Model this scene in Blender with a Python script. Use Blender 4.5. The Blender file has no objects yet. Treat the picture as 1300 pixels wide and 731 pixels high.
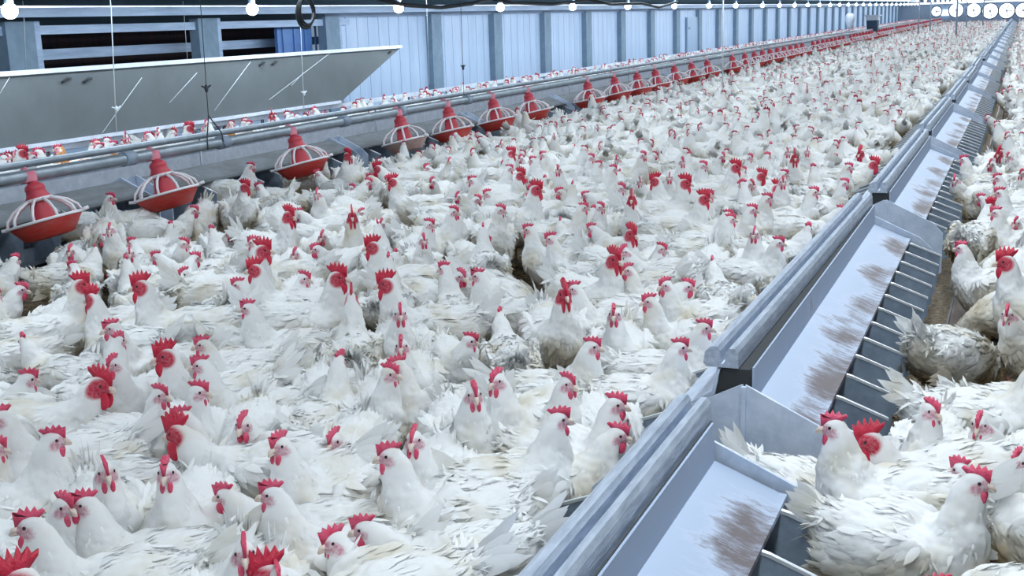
import bpy, bmesh, math, random
import numpy as np
from mathutils import Vector, Matrix, Quaternion, noise
from mathutils.bvhtree import BVHTree
random.seed(7)
R = math.radians
scn = bpy.context.scene
COL = scn.collection

# ------------------------------------------------------------------ camera
FOC, EYE = 1521.5, 1.5
yc = Vector((650, 361, -FOC)).normalized()
zc = Vector((-215, 6800, FOC)).normalized()
zc = (zc - yc * zc.dot(yc)).normalized()
xc = yc.cross(zc)
ROT = Matrix((xc, yc, zc))                       # camera axes -> world axes
CAM = Vector((0, 0, EYE))
cam = bpy.data.cameras.new('camera')
cam.sensor_width = 36
cam.lens = FOC / 1300 * 36
cam.clip_end = 300
co = bpy.data.objects.new('camera', cam)
co.matrix_world = Matrix.Translation(CAM) @ ROT.to_4x4()
COL.objects.link(co)
scn.camera = co

# ------------------------------------------------------------------ light and exposure
scn.view_settings.view_transform = 'Standard'
scn.view_settings.look = 'None'
scn.view_settings.exposure = 0.17
scn.view_settings.gamma = 1.0
scn.view_settings.use_curve_mapping = False
w = bpy.data.worlds.new('world')
scn.world = w
w.use_nodes = True
w.node_tree.nodes['Background'].inputs[0].default_value = (0.62, 0.80, 1.0, 1)
w.node_tree.nodes['Background'].inputs[1].default_value = 0.30


def area(name, loc, rot, sx, sy, power, col):
    l = bpy.data.lights.new(name, 'AREA')
    l.shape = 'RECTANGLE'
    l.size, l.size_y = sx, sy
    l.energy = power
    l.color = col
    o = bpy.data.objects.new(name, l)
    o.location, o.rotation_euler = loc, rot
    COL.objects.link(o)


area('fill_strip_centre', (-.2, 44, 2.70), (0, 0, 0), 0.25, 92, 1700, (0.86, 0.94, 1.0))  # added unseen area light, stands in for lamp rows over the centre
area('fill_strip_aisle', (-3.9, 45, 2.38), (0, 0, 0), 0.25, 92, 1450, (0.84, 0.93, 1.0))  # added unseen fill above the aisle in place of single lamps
area('fill_strip_wall', (-6.3, 46, 1.93), (0, R(48), 0), 0.2, 92, 950, (0.80, 0.91, 1.0))  # added unseen fill turned to brighten the left wall
area('rear_fill', (2.2, -4.0, 2.6), (R(62), 0, R(8)), 5, 2.5, 70, (0.90, 0.96, 1.0))  # unseen fill lamp from behind the camera; no door stands there


# ------------------------------------------------------------------ pixel helpers (metres in the shed from a sight line)
def ray(px, py):
    return ROT @ Vector((px - 650, 365 - py, -FOC))


def at_z(px, py, z):
    d = ray(px, py)
    return CAM + d * ((z - EYE) / d.z)


def at_x(px, py, x):
    d = ray(px, py)
    return CAM + d * (x / d.x)


def proj(p):
    c = ROT.transposed() @ (Vector(p) - CAM)
    return 650 + c.x / -c.z * FOC, 365 - c.y / -c.z * FOC


# ------------------------------------------------------------------ materials
def mat(name, col, rough=0.6, metal=0.0, var=None, vscale=8, bump=0.0, bscale=60, emit=None, estr=0, spec=0.5, sub=0, stretch=None, lo=0.35, hi=0.65, transl=0.0):
    m = bpy.data.materials.new(name)
    m.use_nodes = True
    nt = m.node_tree
    b = nt.nodes['Principled BSDF']
    b.inputs['Base Color'].default_value = (*col, 1)
    b.inputs['Roughness'].default_value = rough
    b.inputs['Metallic'].default_value = metal
    b.inputs['Specular IOR Level'].default_value = spec
    if sub:
        b.inputs['Subsurface Weight'].default_value = sub
        b.inputs['Subsurface Radius'].default_value = (0.02, 0.015, 0.012)
    tc = nt.nodes.new('ShaderNodeTexCoord')
    mp = nt.nodes.new('ShaderNodeMapping')
    nt.links.new(tc.outputs['Object'], mp.inputs[0])
    if stretch:
        mp.inputs['Scale'].default_value = stretch
    if var:
        n = nt.nodes.new('ShaderNodeTexNoise')
        n.inputs['Scale'].default_value = vscale
        n.inputs['Detail'].default_value = 6
        n.inputs['Roughness'].default_value = 0.65
        nt.links.new(mp.outputs[0], n.inputs['Vector'])
        r = nt.nodes.new('ShaderNodeValToRGB')
        r.color_ramp.elements[0].position = lo
        r.color_ramp.elements[1].position = hi
        r.color_ramp.elements[0].color = (*var, 1)
        r.color_ramp.elements[1].color = (*col, 1)
        nt.links.new(n.outputs['Fac'], r.inputs[0])
        nt.links.new(r.outputs[0], b.inputs['Base Color'])
    if bump:
        n2 = nt.nodes.new('ShaderNodeTexNoise')
        n2.inputs['Scale'].default_value = bscale
        n2.inputs['Detail'].default_value = 5
        nt.links.new(mp.outputs[0], n2.inputs['Vector'])
        bp = nt.nodes.new('ShaderNodeBump')
        bp.inputs['Strength'].default_value = bump
        bp.inputs['Distance'].default_value = 0.01
        nt.links.new(n2.outputs['Fac'], bp.inputs['Height'])
        nt.links.new(bp.outputs[0], b.inputs['Normal'])
    if emit:
        b.inputs['Emission Color'].default_value = (*emit, 1)
        b.inputs['Emission Strength'].default_value = estr
    if transl:
        t = nt.nodes.new('ShaderNodeBsdfTranslucent')
        t.inputs[0].default_value = (*col, 1)
        mx = nt.nodes.new('ShaderNodeMixShader')
        mx.inputs[0].default_value = transl
        out = nt.nodes['Material Output']
        nt.links.new(b.outputs[0], mx.inputs[1])
        nt.links.new(t.outputs[0], mx.inputs[2])
        nt.links.new(mx.outputs[0], out.inputs[0])
    return m


def feather_mat(name='plumage', skin=(0.56, 0.27, 0.33)):
    """white plumage with patchy litter stain on belly and tail, underside shade painted in, each bird its own pattern"""
    m = mat(name, (0.93, 0.93, 0.91), 0.85, spec=0.15)
    nt = m.node_tree
    b = nt.nodes['Principled BSDF']
    tc = nt.nodes.new('ShaderNodeTexCoord')
    oi = nt.nodes.new('ShaderNodeObjectInfo')
    add = nt.nodes.new('ShaderNodeVectorMath')
    add.operation = 'ADD'
    mul = nt.nodes.new('ShaderNodeMath')
    mul.operation = 'MULTIPLY'
    mul.inputs[1].default_value = 37
    nt.links.new(oi.outputs['Random'], mul.inputs[0])
    cmb = nt.nodes.new('ShaderNodeCombineXYZ')
    nt.links.new(mul.outputs[0], cmb.inputs[0])
    nt.links.new(mul.outputs[0], cmb.inputs[1])
    nt.links.new(tc.outputs['Object'], add.inputs[0])
    nt.links.new(cmb.outputs[0], add.inputs[1])
    n = nt.nodes.new('ShaderNodeTexNoise')
    n.inputs['Scale'].default_value = 6.5
    n.inputs['Detail'].default_value = 4
    nt.links.new(add.outputs[0], n.inputs['Vector'])
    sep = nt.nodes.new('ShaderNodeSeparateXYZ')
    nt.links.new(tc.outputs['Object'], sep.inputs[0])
    mr = nt.nodes.new('ShaderNodeMapRange')       # belly dirt, deepened to paint the shade on the lower body
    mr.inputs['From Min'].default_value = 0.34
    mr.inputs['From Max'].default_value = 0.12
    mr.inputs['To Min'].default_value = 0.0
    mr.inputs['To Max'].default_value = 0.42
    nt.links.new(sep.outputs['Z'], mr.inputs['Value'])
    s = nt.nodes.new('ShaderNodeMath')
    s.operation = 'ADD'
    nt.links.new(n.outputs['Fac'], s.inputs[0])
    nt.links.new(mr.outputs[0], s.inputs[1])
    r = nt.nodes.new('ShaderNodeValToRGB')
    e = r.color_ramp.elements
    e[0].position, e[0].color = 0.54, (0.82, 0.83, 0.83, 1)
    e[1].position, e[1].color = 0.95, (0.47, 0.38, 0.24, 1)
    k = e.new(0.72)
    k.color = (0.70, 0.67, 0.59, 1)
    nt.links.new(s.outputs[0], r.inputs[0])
    at = nt.nodes.new('ShaderNodeAttribute')
    at.attribute_name = 'skin'
    mc = nt.nodes.new('ShaderNodeMix')
    mc.data_type = 'RGBA'
    nf_ = nt.nodes.new('ShaderNodeTexNoise')
    nf_.inputs['Scale'].default_value = 130
    nt.links.new(tc.outputs['Object'], nf_.inputs['Vector'])
    mm = nt.nodes.new('ShaderNodeMapRange')
    mm.inputs['From Min'].default_value = .35
    mm.inputs['From Max'].default_value = .6
    mm.inputs['To Min'].default_value = .5 if name == 'plumage' else .88
    nt.links.new(nf_.outputs['Fac'], mm.inputs['Value'])
    mk = nt.nodes.new('ShaderNodeMath')
    mk.operation = 'MULTIPLY'
    nt.links.new(at.outputs['Fac'], mk.inputs[0])
    nt.links.new(mm.outputs[0], mk.inputs[1])
    nt.links.new(mk.outputs[0], mc.inputs[0])
    nt.links.new(r.outputs[0], mc.inputs[6])
    mc.inputs[7].default_value = (*skin, 1)
    nt.links.new(mc.outputs[2], b.inputs['Base Color'])
    t = nt.nodes.new('ShaderNodeBsdfTranslucent')
    nt.links.new(mc.outputs[2], t.inputs[0])
    mx = nt.nodes.new('ShaderNodeMixShader')
    mx.inputs[0].default_value = 0.16
    nt.links.new(b.outputs[0], mx.inputs[1])
    nt.links.new(t.outputs[0], mx.inputs[2])
    nt.links.new(mx.outputs[0], nt.nodes['Material Output'].inputs[0])
    return m


M = {}
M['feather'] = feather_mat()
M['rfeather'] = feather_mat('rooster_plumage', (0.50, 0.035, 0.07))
M['face'] = mat('hen_face_skin', (0.66, 0.26, 0.30), 0.55, var=(0.80, 0.55, 0.56), vscale=60, lo=.4, hi=.6)
M['rface'] = mat('rooster_face_skin', (0.55, 0.04, 0.07), 0.5, var=(0.68, 0.15, 0.18), vscale=60)
M['shank'] = mat('shank_skin', (0.62, 0.47, 0.27), 0.6, var=(0.45, 0.33, 0.18), vscale=30)
M['comb'] = mat('hen_comb_skin', (0.58, 0.02, 0.08), 0.5, var=(0.62, 0.10, 0.18), vscale=50, bump=.4, bscale=200, sub=.1)
M['rcomb'] = mat('rooster_comb_skin', (0.50, 0.006, 0.035), 0.45, var=(0.60, 0.02, 0.06), vscale=50, bump=.5, bscale=200, sub=.1)
M['beak'] = mat('beak_horn', (0.66, 0.55, 0.48), 0.4)
M['eye'] = mat('eye_dark', (0.02, 0.012, 0.01), 0.1)
M['brown'] = mat('ginger_feather', (0.60, 0.25, 0.07), 0.85, var=(0.88, 0.85, 0.78), vscale=7, lo=.45, hi=.52, spec=.15)
M['steel'] = mat('galvanised_sheet', (0.56, 0.64, 0.77), 0.5, 0.15, var=(0.42, 0.50, 0.63), vscale=14, bump=.15, bscale=30)
M['steel_dark'] = mat('weathered_sheet', (0.30, 0.38, 0.48), 0.5, 0.15, var=(0.20, 0.26, 0.34), vscale=10, bump=.15, bscale=30)
M['steel_edge'] = mat('bright_sheet_edge', (0.70, 0.74, 0.78), 0.35, 0.4)
M['rail'] = mat('folded_steel_rail', (0.60, 0.68, 0.80), 0.38, 0.5, var=(0.38, 0.45, 0.56), vscale=10, stretch=(6, 1, 6), bump=.2, bscale=25)
M['grime'] = mat('grimy_lid', (0.17, 0.19, 0.21), 0.7, var=(0.10, 0.11, 0.12), vscale=9, stretch=(1, .4, 1))
M['blackgap'] = mat('gap_shade_sheet', (0.035, 0.04, 0.045), 0.9)
M['pipe'] = mat('feed_pipe_zinc', (0.42, 0.48, 0.54), 0.4, 0.6, var=(0.30, 0.36, 0.42), vscale=9)
M['redpl'] = mat('red_plastic', (0.62, 0.06, 0.09), 0.45, var=(0.52, 0.05, 0.08), vscale=9)
M['redbowl'] = mat('scuffed_red_bowl', (0.72, 0.045, 0.035), 0.5, var=(0.62, 0.13, 0.12), vscale=7, stretch=(1, 1, 3), lo=.3, hi=.6)
M['palebowl'] = mat('faded_bowl', (0.50, 0.30, 0.28), 0.6, var=(0.60, 0.45, 0.42), vscale=8)
M['pink'] = mat('faded_pink_plastic', (0.66, 0.20, 0.27), 0.5)
M['grill'] = mat('white_grill_plastic', (0.80, 0.78, 0.82), 0.4)
M['wall'] = mat('wall_panel_paint', (0.50, 0.62, 0.80), 0.55, var=(0.40, 0.53, 0.72), vscale=1.6, stretch=(1, 3, .5), bump=.1, bscale=8)
M['post'] = mat('wall_post_paint', (0.15, 0.225, 0.31), 0.7, var=(0.20, 0.29, 0.38), vscale=6)
M['beam'] = mat('pale_timber_beam', (0.42, 0.54, 0.72), 0.6, var=(0.28, 0.38, 0.54), vscale=6, stretch=(1, .3, 3))
M['darkopen'] = mat('dark_interior_shade', (0.018, 0.015, 0.022), 0.9, var=(0.05, 0.02, 0.018), vscale=5, stretch=(1, 5, .5))
M['ceil'] = mat('ceiling_sheet', (0.055, 0.12, 0.16), 0.7, var=(0.02, 0.045, 0.06), vscale=1.4, stretch=(3, .6, 1), lo=.3, hi=.7)
M['board'] = mat('grey_board', (0.135, 0.16, 0.172), 0.6, 0.2, var=(0.115, 0.135, 0.145), vscale=2.4, bump=.1, bscale=90)
M['whiterail'] = mat('white_rail', (0.70, 0.76, 0.86), 0.5, var=(0.54, 0.60, 0.70), vscale=12)
M['mesh'] = mat('fence_wire', (0.30, 0.34, 0.40), 0.5, 0.5)
M['black'] = mat('black_rubber', (0.02, 0.025, 0.03), 0.5)
M['cord'] = mat('hanging_cord', (0.55, 0.60, 0.64), 0.7)
M['dcord'] = mat('dark_cord', (0.04, 0.05, 0.07), 0.7)
M['bulb'] = mat('lit_bulb', (1, 1, 1), 0.3, emit=(0.80, 0.90, 1.0), estr=14)
M['plank'] = mat('dirty_plank', (0.16, 0.13, 0.11), 0.85, var=(0.08, 0.065, 0.055), vscale=6, stretch=(4, .6, 4), bump=.3)
M['straw'] = mat('straw_litter', (0.40, 0.30, 0.17), 0.8, var=(0.22, 0.15, 0.08), vscale=20)
M['daylight'] = mat('fan_daylight', (1, 1, 1), 0.5, emit=(0.80, 0.90, 1.0), estr=1.5)
M['hopperblue'] = mat('hopper_blue_sheet', (0.05, 0.10, 0.17), 0.6)
M['rust'] = mat('feed_meal', (0.33, 0.22, 0.11), 0.95)


def floor_mat():
    m = mat('litter_floor', (0.2, 0.15, 0.1), 0.95, bump=.9, bscale=45)
    nt = m.node_tree
    b = nt.nodes['Principled BSDF']
    tc = nt.nodes.new('ShaderNodeTexCoord')
    n1 = nt.nodes.new('ShaderNodeTexNoise')
    n1.inputs['Scale'].default_value = 40
    n1.inputs['Detail'].default_value = 8
    n1.inputs['Roughness'].default_value = .8
    nt.links.new(tc.outputs['Object'], n1.inputs['Vector'])
    r = nt.nodes.new('ShaderNodeValToRGB')
    e = r.color_ramp.elements
    e[0].position, e[0].color = .34, (0.035, 0.028, 0.022, 1)
    e[1].position, e[1].color = .68, (0.29, 0.235, 0.16, 1)
    k = e.new(.5)
    k.color = (0.125, 0.098, 0.068, 1)
    nt.links.new(n1.outputs['Fac'], r.inputs[0])
    nt.links.new(r.outputs[0], b.inputs['Base Color'])
    return m


M['litter'] = floor_mat()


def lid_mat():
    """zinc lid with droppings smeared across it towards its outer edge (local +x)"""
    m = mat('worn_lid_zinc', (0.62, 0.70, 0.84), 0.6, 0.0)
    nt = m.node_tree
    b = nt.nodes['Principled BSDF']
    tc = nt.nodes.new('ShaderNodeTexCoord')
    mp = nt.nodes.new('ShaderNodeMapping')
    mp.inputs['Scale'].default_value = (14, 42, 10)
    nt.links.new(tc.outputs['Object'], mp.inputs[0])
    n = nt.nodes.new('ShaderNodeTexNoise')
    n.inputs['Scale'].default_value = 1
    n.inputs['Detail'].default_value = 8
    n.inputs['Roughness'].default_value = .75
    nt.links.new(mp.outputs[0], n.inputs['Vector'])
    n2 = nt.nodes.new('ShaderNodeTexNoise')
    n2.inputs['Scale'].default_value = 3.2
    nt.links.new(tc.outputs['Object'], n2.inputs['Vector'])
    sep = nt.nodes.new('ShaderNodeSeparateXYZ')
    nt.links.new(tc.outputs['Object'], sep.inputs[0])
    mr = nt.nodes.new('ShaderNodeMapRange')
    mr.inputs['From Min'].default_value = 0.02
    mr.inputs['From Max'].default_value = 0.12
    mr.inputs['To Min'].default_value = -0.30
    mr.inputs['To Max'].default_value = 0.12
    nt.links.new(sep.outputs['X'], mr.inputs['Value'])
    a = nt.nodes.new('ShaderNodeMath')
    a.operation = 'ADD'
    nt.links.new(n.outputs['Fac'], a.inputs[0])
    nt.links.new(mr.outputs[0], a.inputs[1])
    s = nt.nodes.new('ShaderNodeMath')
    s.operation = 'MULTIPLY_ADD'
    s.inputs[1].default_value = 1.3
    s.inputs[2].default_value = -.65
    nt.links.new(n2.outputs['Fac'], s.inputs[0])
    a2 = nt.nodes.new('ShaderNodeMath')
    a2.operation = 'ADD'
    nt.links.new(a.outputs[0], a2.inputs[0])
    nt.links.new(s.outputs[0], a2.inputs[1])
    r = nt.nodes.new('ShaderNodeValToRGB')
    e = r.color_ramp.elements
    e[0].position, e[0].color = .36, (0.34, 0.42, 0.56, 1)
    e[1].position, e[1].color = .74, (0.105, 0.085, 0.095, 1)
    k = e.new(.57)
    k.color = (0.25, 0.28, 0.36, 1)
    k2 = e.new(.48)
    k2.color = (0.39, 0.46, 0.60, 1)
    nt.links.new(a2.outputs[0], r.inputs[0])
    nt.links.new(r.outputs[0], b.inputs['Base Color'])
    return m


M['lid'] = lid_mat()


# ------------------------------------------------------------------ mesh helpers
def link_mesh(name, bm, mats, parent=None, smooth=False, loc=None):
    me = bpy.data.meshes.new(name)
    bmesh.ops.recalc_face_normals(bm, faces=bm.faces[:])
    bm.to_mesh(me)
    bm.free()
    for m_ in (mats if isinstance(mats, (list, tuple)) else [mats]):
        me.materials.append(m_)
    if smooth:
        for p in me.polygons:
            p.use_smooth = True
    o = bpy.data.objects.new(name, me)
    COL.objects.link(o)
    if parent is not None:
        o.parent = parent
    if loc is not None:
        o.location = loc
    return o


def empty(name, loc=(0, 0, 0), rot=(0, 0, 0)):
    o = bpy.data.objects.new(name, None)
    o.empty_display_size = .1
    o.location, o.rotation_euler = loc, rot
    COL.objects.link(o)
    return o


def tag(o, label=None, cat=None, group=None, kind=None):
    if label:
        o['label'] = label
    if cat:
        o['category'] = cat
    if group:
        o['group'] = group
    if kind:
        o['kind'] = kind
    return o


def box(bm, x0, x1, y0, y1, z0, z1, mi=0):
    v = [bm.verts.new((x, y, z)) for x in (x0, x1) for y in (y0, y1) for z in (z0, z1)]
    for q in ((0, 1, 3, 2), (4, 6, 7, 5), (0, 4, 5, 1), (2, 3, 7, 6), (0, 2, 6, 4), (1, 5, 7, 3)):
        f = bm.faces.new([v[i] for i in q])
        f.material_index = mi


def prism(bm, poly, axis, a, b, mi=0):
    """extrude a 2-D polygon along an axis between a and b"""
    def P(p, t):
        return {'x': (t, p[0], p[1]), 'y': (p[0], t, p[1]), 'z': (p[0], p[1], t)}[axis]
    A = [bm.verts.new(P(p, a)) for p in poly]
    B = [bm.verts.new(P(p, b)) for p in poly]
    n = len(poly)
    fs = [bm.faces.new(A), bm.faces.new(B[::-1])]
    for i in range(n):
        fs.append(bm.faces.new((A[i], B[i], B[(i + 1) % n], A[(i + 1) % n])))
    for f in fs:
        f.material_index = mi


def tube(bm, pts, rad, seg=8, mi=0, cap=True):
    pts = [Vector(p) for p in pts]
    rads = rad if isinstance(rad, (list, tuple)) else [rad] * len(pts)
    rings = []
    up = Vector((0, 0, 1))
    for i, p in enumerate(pts):
        t = (pts[min(i + 1, len(pts) - 1)] - pts[max(i - 1, 0)]).normalized()
        if abs(t.dot(up)) > .95:
            up = Vector((0, 1, 0)) if abs(t.z) > .9 else Vector((0, 0, 1))
        n = t.cross(up).normalized()
        b = t.cross(n)
        up = -b if b.dot(up) < 0 else b
        b = t.cross(n)
        rings.append([bm.verts.new(p + (n * math.cos(a) + b * math.sin(a)) * rads[i]) for a in [2 * math.pi * k / seg for k in range(seg)]])
    for r0, r1 in zip(rings, rings[1:]):
        for k in range(seg):
            f = bm.faces.new((r0[k], r0[(k + 1) % seg], r1[(k + 1) % seg], r1[k]))
            f.material_index = mi
            f.smooth = True
    if cap:
        for r in (rings[0][::-1], rings[-1]):
            f = bm.faces.new(r)
            f.material_index = mi


def lathe(bm, prof, seg=24, mi=0, c=(0, 0, 0)):
    rings = []
    for r, z in prof:
        rings.append([bm.verts.new((c[0] + r * math.cos(a), c[1] + r * math.sin(a), c[2] + z)) for a in [2 * math.pi * k / seg for k in range(seg)]])
    for r0, r1 in zip(rings, rings[1:]):
        for k in range(seg):
            f = bm.faces.new((r0[k], r0[(k + 1) % seg], r1[(k + 1) % seg], r1[k]))
            f.material_index = mi
            f.smooth = True


def ellipsoid(bm, c, s, rotm=None, seg=12, mi=0):
    r = bmesh.ops.create_uvsphere(bm, u_segments=seg, v_segments=max(6, seg // 2 + 1), radius=1)
    for v in r['verts']:
        p = Vector((v.co.x * s[0], v.co.y * s[1], v.co.z * s[2]))
        if rotm:
            p = rotm @ p
        v.co = p + Vector(c)
        for f in v.link_faces:
            f.material_index = mi
            f.smooth = True


def dup(src, **kw):
    o = src.copy()
    COL.objects.link(o)
    for ch in src.children:
        c = ch.copy()
        COL.objects.link(c)
        c.parent = o
        for g in ch.children:
            d = g.copy()
            COL.objects.link(d)
            d.parent = c
    return o


# ------------------------------------------------------------------ setting: floor, walls, ceiling
bm = bmesh.new()
box(bm, -8.6, 8.6, -6, 96, -.1, 0)
tag(link_mesh('floor', bm, M['litter']), kind='structure')

WX = -8.3
WTOP = 1.60
bm = bmesh.new()
# wall from the 4th bay on: panels of ribbed sheet, low kerb under the open bays
Y0 = 13.6
y = Y0
while y < 95:
    for k in range(8):
        a = y + k * .3
        box(bm, WX - .05, WX, a, a + .285, .15, WTOP)
        box(bm, WX - .05, WX - .012, a + .285, a + .3, .15, WTOP)
    y += 2.4
box(bm, WX - .12, WX + .03, -2, 96, 0, .2)
box(bm, WX - .12, WX, -2, Y0, .2, .42)
tag(link_mesh('wall_left', bm, M['wall']), kind='structure')
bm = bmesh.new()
box(bm, WX - 1.2, WX - 1.15, -2, Y0 + 1.4, 0, 2.2)  # near-black sheet paints the dark interior beyond the open bays
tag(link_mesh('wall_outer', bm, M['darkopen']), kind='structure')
bm = bmesh.new()
box(bm, -9.5, 8.6, 95, 95.2, 0, 3.4)
tag(link_mesh('wall_end', bm, M['wall']), kind='structure')
bm = bmesh.new()
# sloping ceiling sheets with purlins
prism(bm, [(WX - 1.3, 1.50), (WX, 1.74), (0, 3.1), (8.6, 1.7), (8.6, 1.76), (0, 3.16), (WX - 1.3, 1.57)], 'y', -6, 96)
tag(link_mesh('ceiling', bm, M['ceil']), kind='structure')
n = 1
for x, z in ((-8.0, 1.70), (-6.9, 1.90), (-5.6, 2.12), (-4.0, 2.38)):
    bm = bmesh.new()
    box(bm, x - .04, x + .04, -6, 95, z - .05, z + .03)
    tag(link_mesh('trim_%d' % n, bm, M['beam']), kind='structure')
    n += 1
# eaves beams: pale top beam and second beam through the open bays
bm = bmesh.new()
box(bm, WX - .03, WX + .06, -2, 14.2, 1.50, 1.58)
tag(link_mesh('trim_%d' % n, bm, M['beam']), kind='structure')
n += 1
bm = bmesh.new()
box(bm, WX - .45, WX - .38, -2, 14.2, 1.26, 1.36)
tag(link_mesh('trim_%d' % n, bm, M['beam']), kind='structure')
n += 1
bm = bmesh.new()
box(bm, WX - .05, WX + .05, Y0, 95, WTOP, WTOP + .05)
tag(link_mesh('trim_%d' % n, bm, M['beam']), kind='structure')

post0 = None
posts = [at_x(12, 60, WX).y + .05, at_x(256, 50, WX).y] + [at_x(415, 50, WX).y]
y = at_x(548, 60, WX).y
while y < 94:
    posts.append(y)
    y += 2.36
for i, y in enumerate(posts):
    if post0 is None:
        bm = bmesh.new()
        box(bm, -.02, .10, -.17, .17, 0, 1.62)
        post0 = link_mesh('wall_post', bm, M['post'])
        bm = bmesh.new()
        box(bm, -.03, .07, .17, .27, 0, 1.62)
        link_mesh('side_batten', bm, M['beam'], post0)
        o = post0
    else:
        o = dup(post0)
    o.location = (WX, y, 0)
    names = ['first', 'second', 'third', 'fourth', 'fifth', 'sixth', 'seventh', 'eighth', 'ninth', 'tenth']
    lab = ('dark wall post, %s along the left wall from the open bays' % names[i]) if i < 10 else 'dark narrow wall post far down the left wall among its many twins'
    tag(o, lab, 'post', 'wall posts along the left wall' if i < 10 else 'far wall posts beyond the tenth')

# electric blue shutter in the last open bay
bm = bmesh.new()
pa, pb = at_x(352, 45, WX - .1).y, 13.5
box(bm, WX - .14, WX - .10, pa, pb, .4, 1.5)
for k in range(5):
    box(bm, WX - .10, WX - .085, pa + .1 + k * .25, pa + .13 + k * .25, .4, 1.5)
tag(link_mesh('air_inlet_shutter', bm, mat('shutter_blue', (0.07, 0.16, 0.42), .5, var=(0.10, 0.24, 0.52), vscale=3)),
    'blue air inlet shutter in the open bay behind the black hose coil', 'shutter')

# small door in the wall seen at 885
p = at_x(880, 30, WX + .02)
bm = bmesh.new()
box(bm, 0, .04, -.75, .75, .1, 1.42)
d1 = link_mesh('door_1', bm, mat('door_grey_blue', (0.30, 0.42, 0.58), .5), loc=(WX + .02, p.y, 0))
tag(d1, kind='structure')
bm = bmesh.new()
box(bm, .04, .06, -.65, -.5, 1.1, 1.16)
link_mesh('door_handle', bm, M['steel_dark'], d1)

# ------------------------------------------------------------------ end wall fans
fans = [(1189, 14, .34), (1214, 12.5, .48), (1236, 12.5, .48), (1257, 13.5, .52), (1278, 13, .52), (1299, 12.5, .5)]
for i, (px, py, r) in enumerate(fans):
    d = ray(px, py)
    P = CAM + d * (94.9 / d.y)
    f = empty('exhaust_fan', (P.x, 94.9, P.z), (R(90), 0, 0))
    bm = bmesh.new()
    lathe(bm, [(r, 0), (r + .08, .0), (r + .08, .14), (r, .14), (r, 0)], 28)
    link_mesh('housing', bm, M['steel_dark'], f)
    bm = bmesh.new()
    lathe(bm, [(0.0, .02), (r, .02)], 28)
    link_mesh('bright_opening', bm, M['daylight'], f)
    bm = bmesh.new()
    for k in range(5):
        a = k * 2 * math.pi / 5
        q = Matrix.Rotation(a, 3, 'Z')
        vs = [bm.verts.new(q @ Vector(c)) for c in ((.05, -.02, .06), (r * .8, -.03, .05), (r * .8, .03, .09), (.05, .02, .07))]
        bm.faces.new(vs)
    lathe(bm, [(0, .1), (.07, .1), (.07, .04)], 12)
    link_mesh('blades', bm, M['grill'], f)
    tag(f, 'round backlit exhaust fan on the far end wall, %s from its left' % names[i], 'fan', 'exhaust fans in the end wall')
bm = bmesh.new()
for (px0, px1, py0, py1) in ((1195, 1205, 12, 19),):
    a, b = CAM + ray(px0, py0) * (94.9 / ray(px0, py0).y), CAM + ray(px1, py1) * (94.9 / ray(px1, py1).y)
    box(bm, a.x, b.x, 94.85, 94.9, b.z, a.z)
o = link_mesh('window_1', bm, M['daylight'])
tag(o, kind='structure')
bm = bmesh.new()
box(bm, -8, 4, 94.2, 94.3, 1.66, 1.78)  # glowing bar stands in for distant lamp rows, not a window
tag(link_mesh('far_lamp_band', bm, M['daylight']), kind='structure')

# ------------------------------------------------------------------ lamps along the left
lq = [12, 320, 506, 635, 727, 797, 856, 900, 934, 968]
LX = -7.0
lampY = [at_x(px, 11 - 6 * px / 960, LX).y for px in lq]
step = 2.6
while lampY[-1] < 92:
    lampY.append(lampY[-1] + 2.7)
LZ = 1.68
lamp0 = None
for i, y in enumerate(lampY):
    if lamp0 is None:
        lamp0 = empty('ceiling_lamp')
        bm = bmesh.new()
        ellipsoid(bm, (0, 0, 0), (.06, .06, .06), seg=16)
        link_mesh('bulb', bm, M['bulb'], lamp0)
        bm = bmesh.new()
        lathe(bm, [(.0, .13), (.03, .13), (.034, .06), (.026, .045)], 14)
        tube(bm, [(0, 0, .12), (0, 0, .30)], .008, 6)
        link_mesh('socket', bm, M['steel_dark'], lamp0)
        o = lamp0
    else:
        o = dup(lamp0)
    o.location = (LX, y, LZ)
    if i < 10:
        lab = 'bright round bulb under the ceiling, %s of its row from the left edge' % names[i]
        l = bpy.data.lights.new('bulb_light', 'POINT')
        l.energy = 9
        l.color = (.8, .9, 1)
        l.shadow_soft_size = .07
        lo = bpy.data.objects.new('bulb_light', l)
        lo.location = (0.12, 0, 0)
        COL.objects.link(lo)
        lo.parent = o
    else:
        lab = 'small bright bulb far down the long row of ceiling lamps'
    tag(o, lab, 'lamp', 'bulbs in the lamp row, near ten' if i < 10 else 'bulbs in the lamp row, far ones')
# second and third lamp rows, far away near the end wall
for X in (-4.3, -2.6):
    for k in range(9):
        y = 52 + k * 4.6
        o = dup(lamp0)
        o.location = (X, y, 1.78 if X < -4 else 1.74)
        for c in [c for c in o.children if c.type == 'LIGHT']:
            bpy.data.objects.remove(c)
        tag(o, 'tiny bright bulb above the flock near the far end wall', 'lamp', 'bulbs over the flock at the far end')
# conduit along lamps
bm = bmesh.new()
tube(bm, [(LX, -2, LZ + .03), (LX, 93, LZ + .03)], .008, 6)
tag(link_mesh('lamp_cable', bm, M['whiterail']), 'thin pale cable joining the row of bulbs along the ceiling', 'cable')

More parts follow.
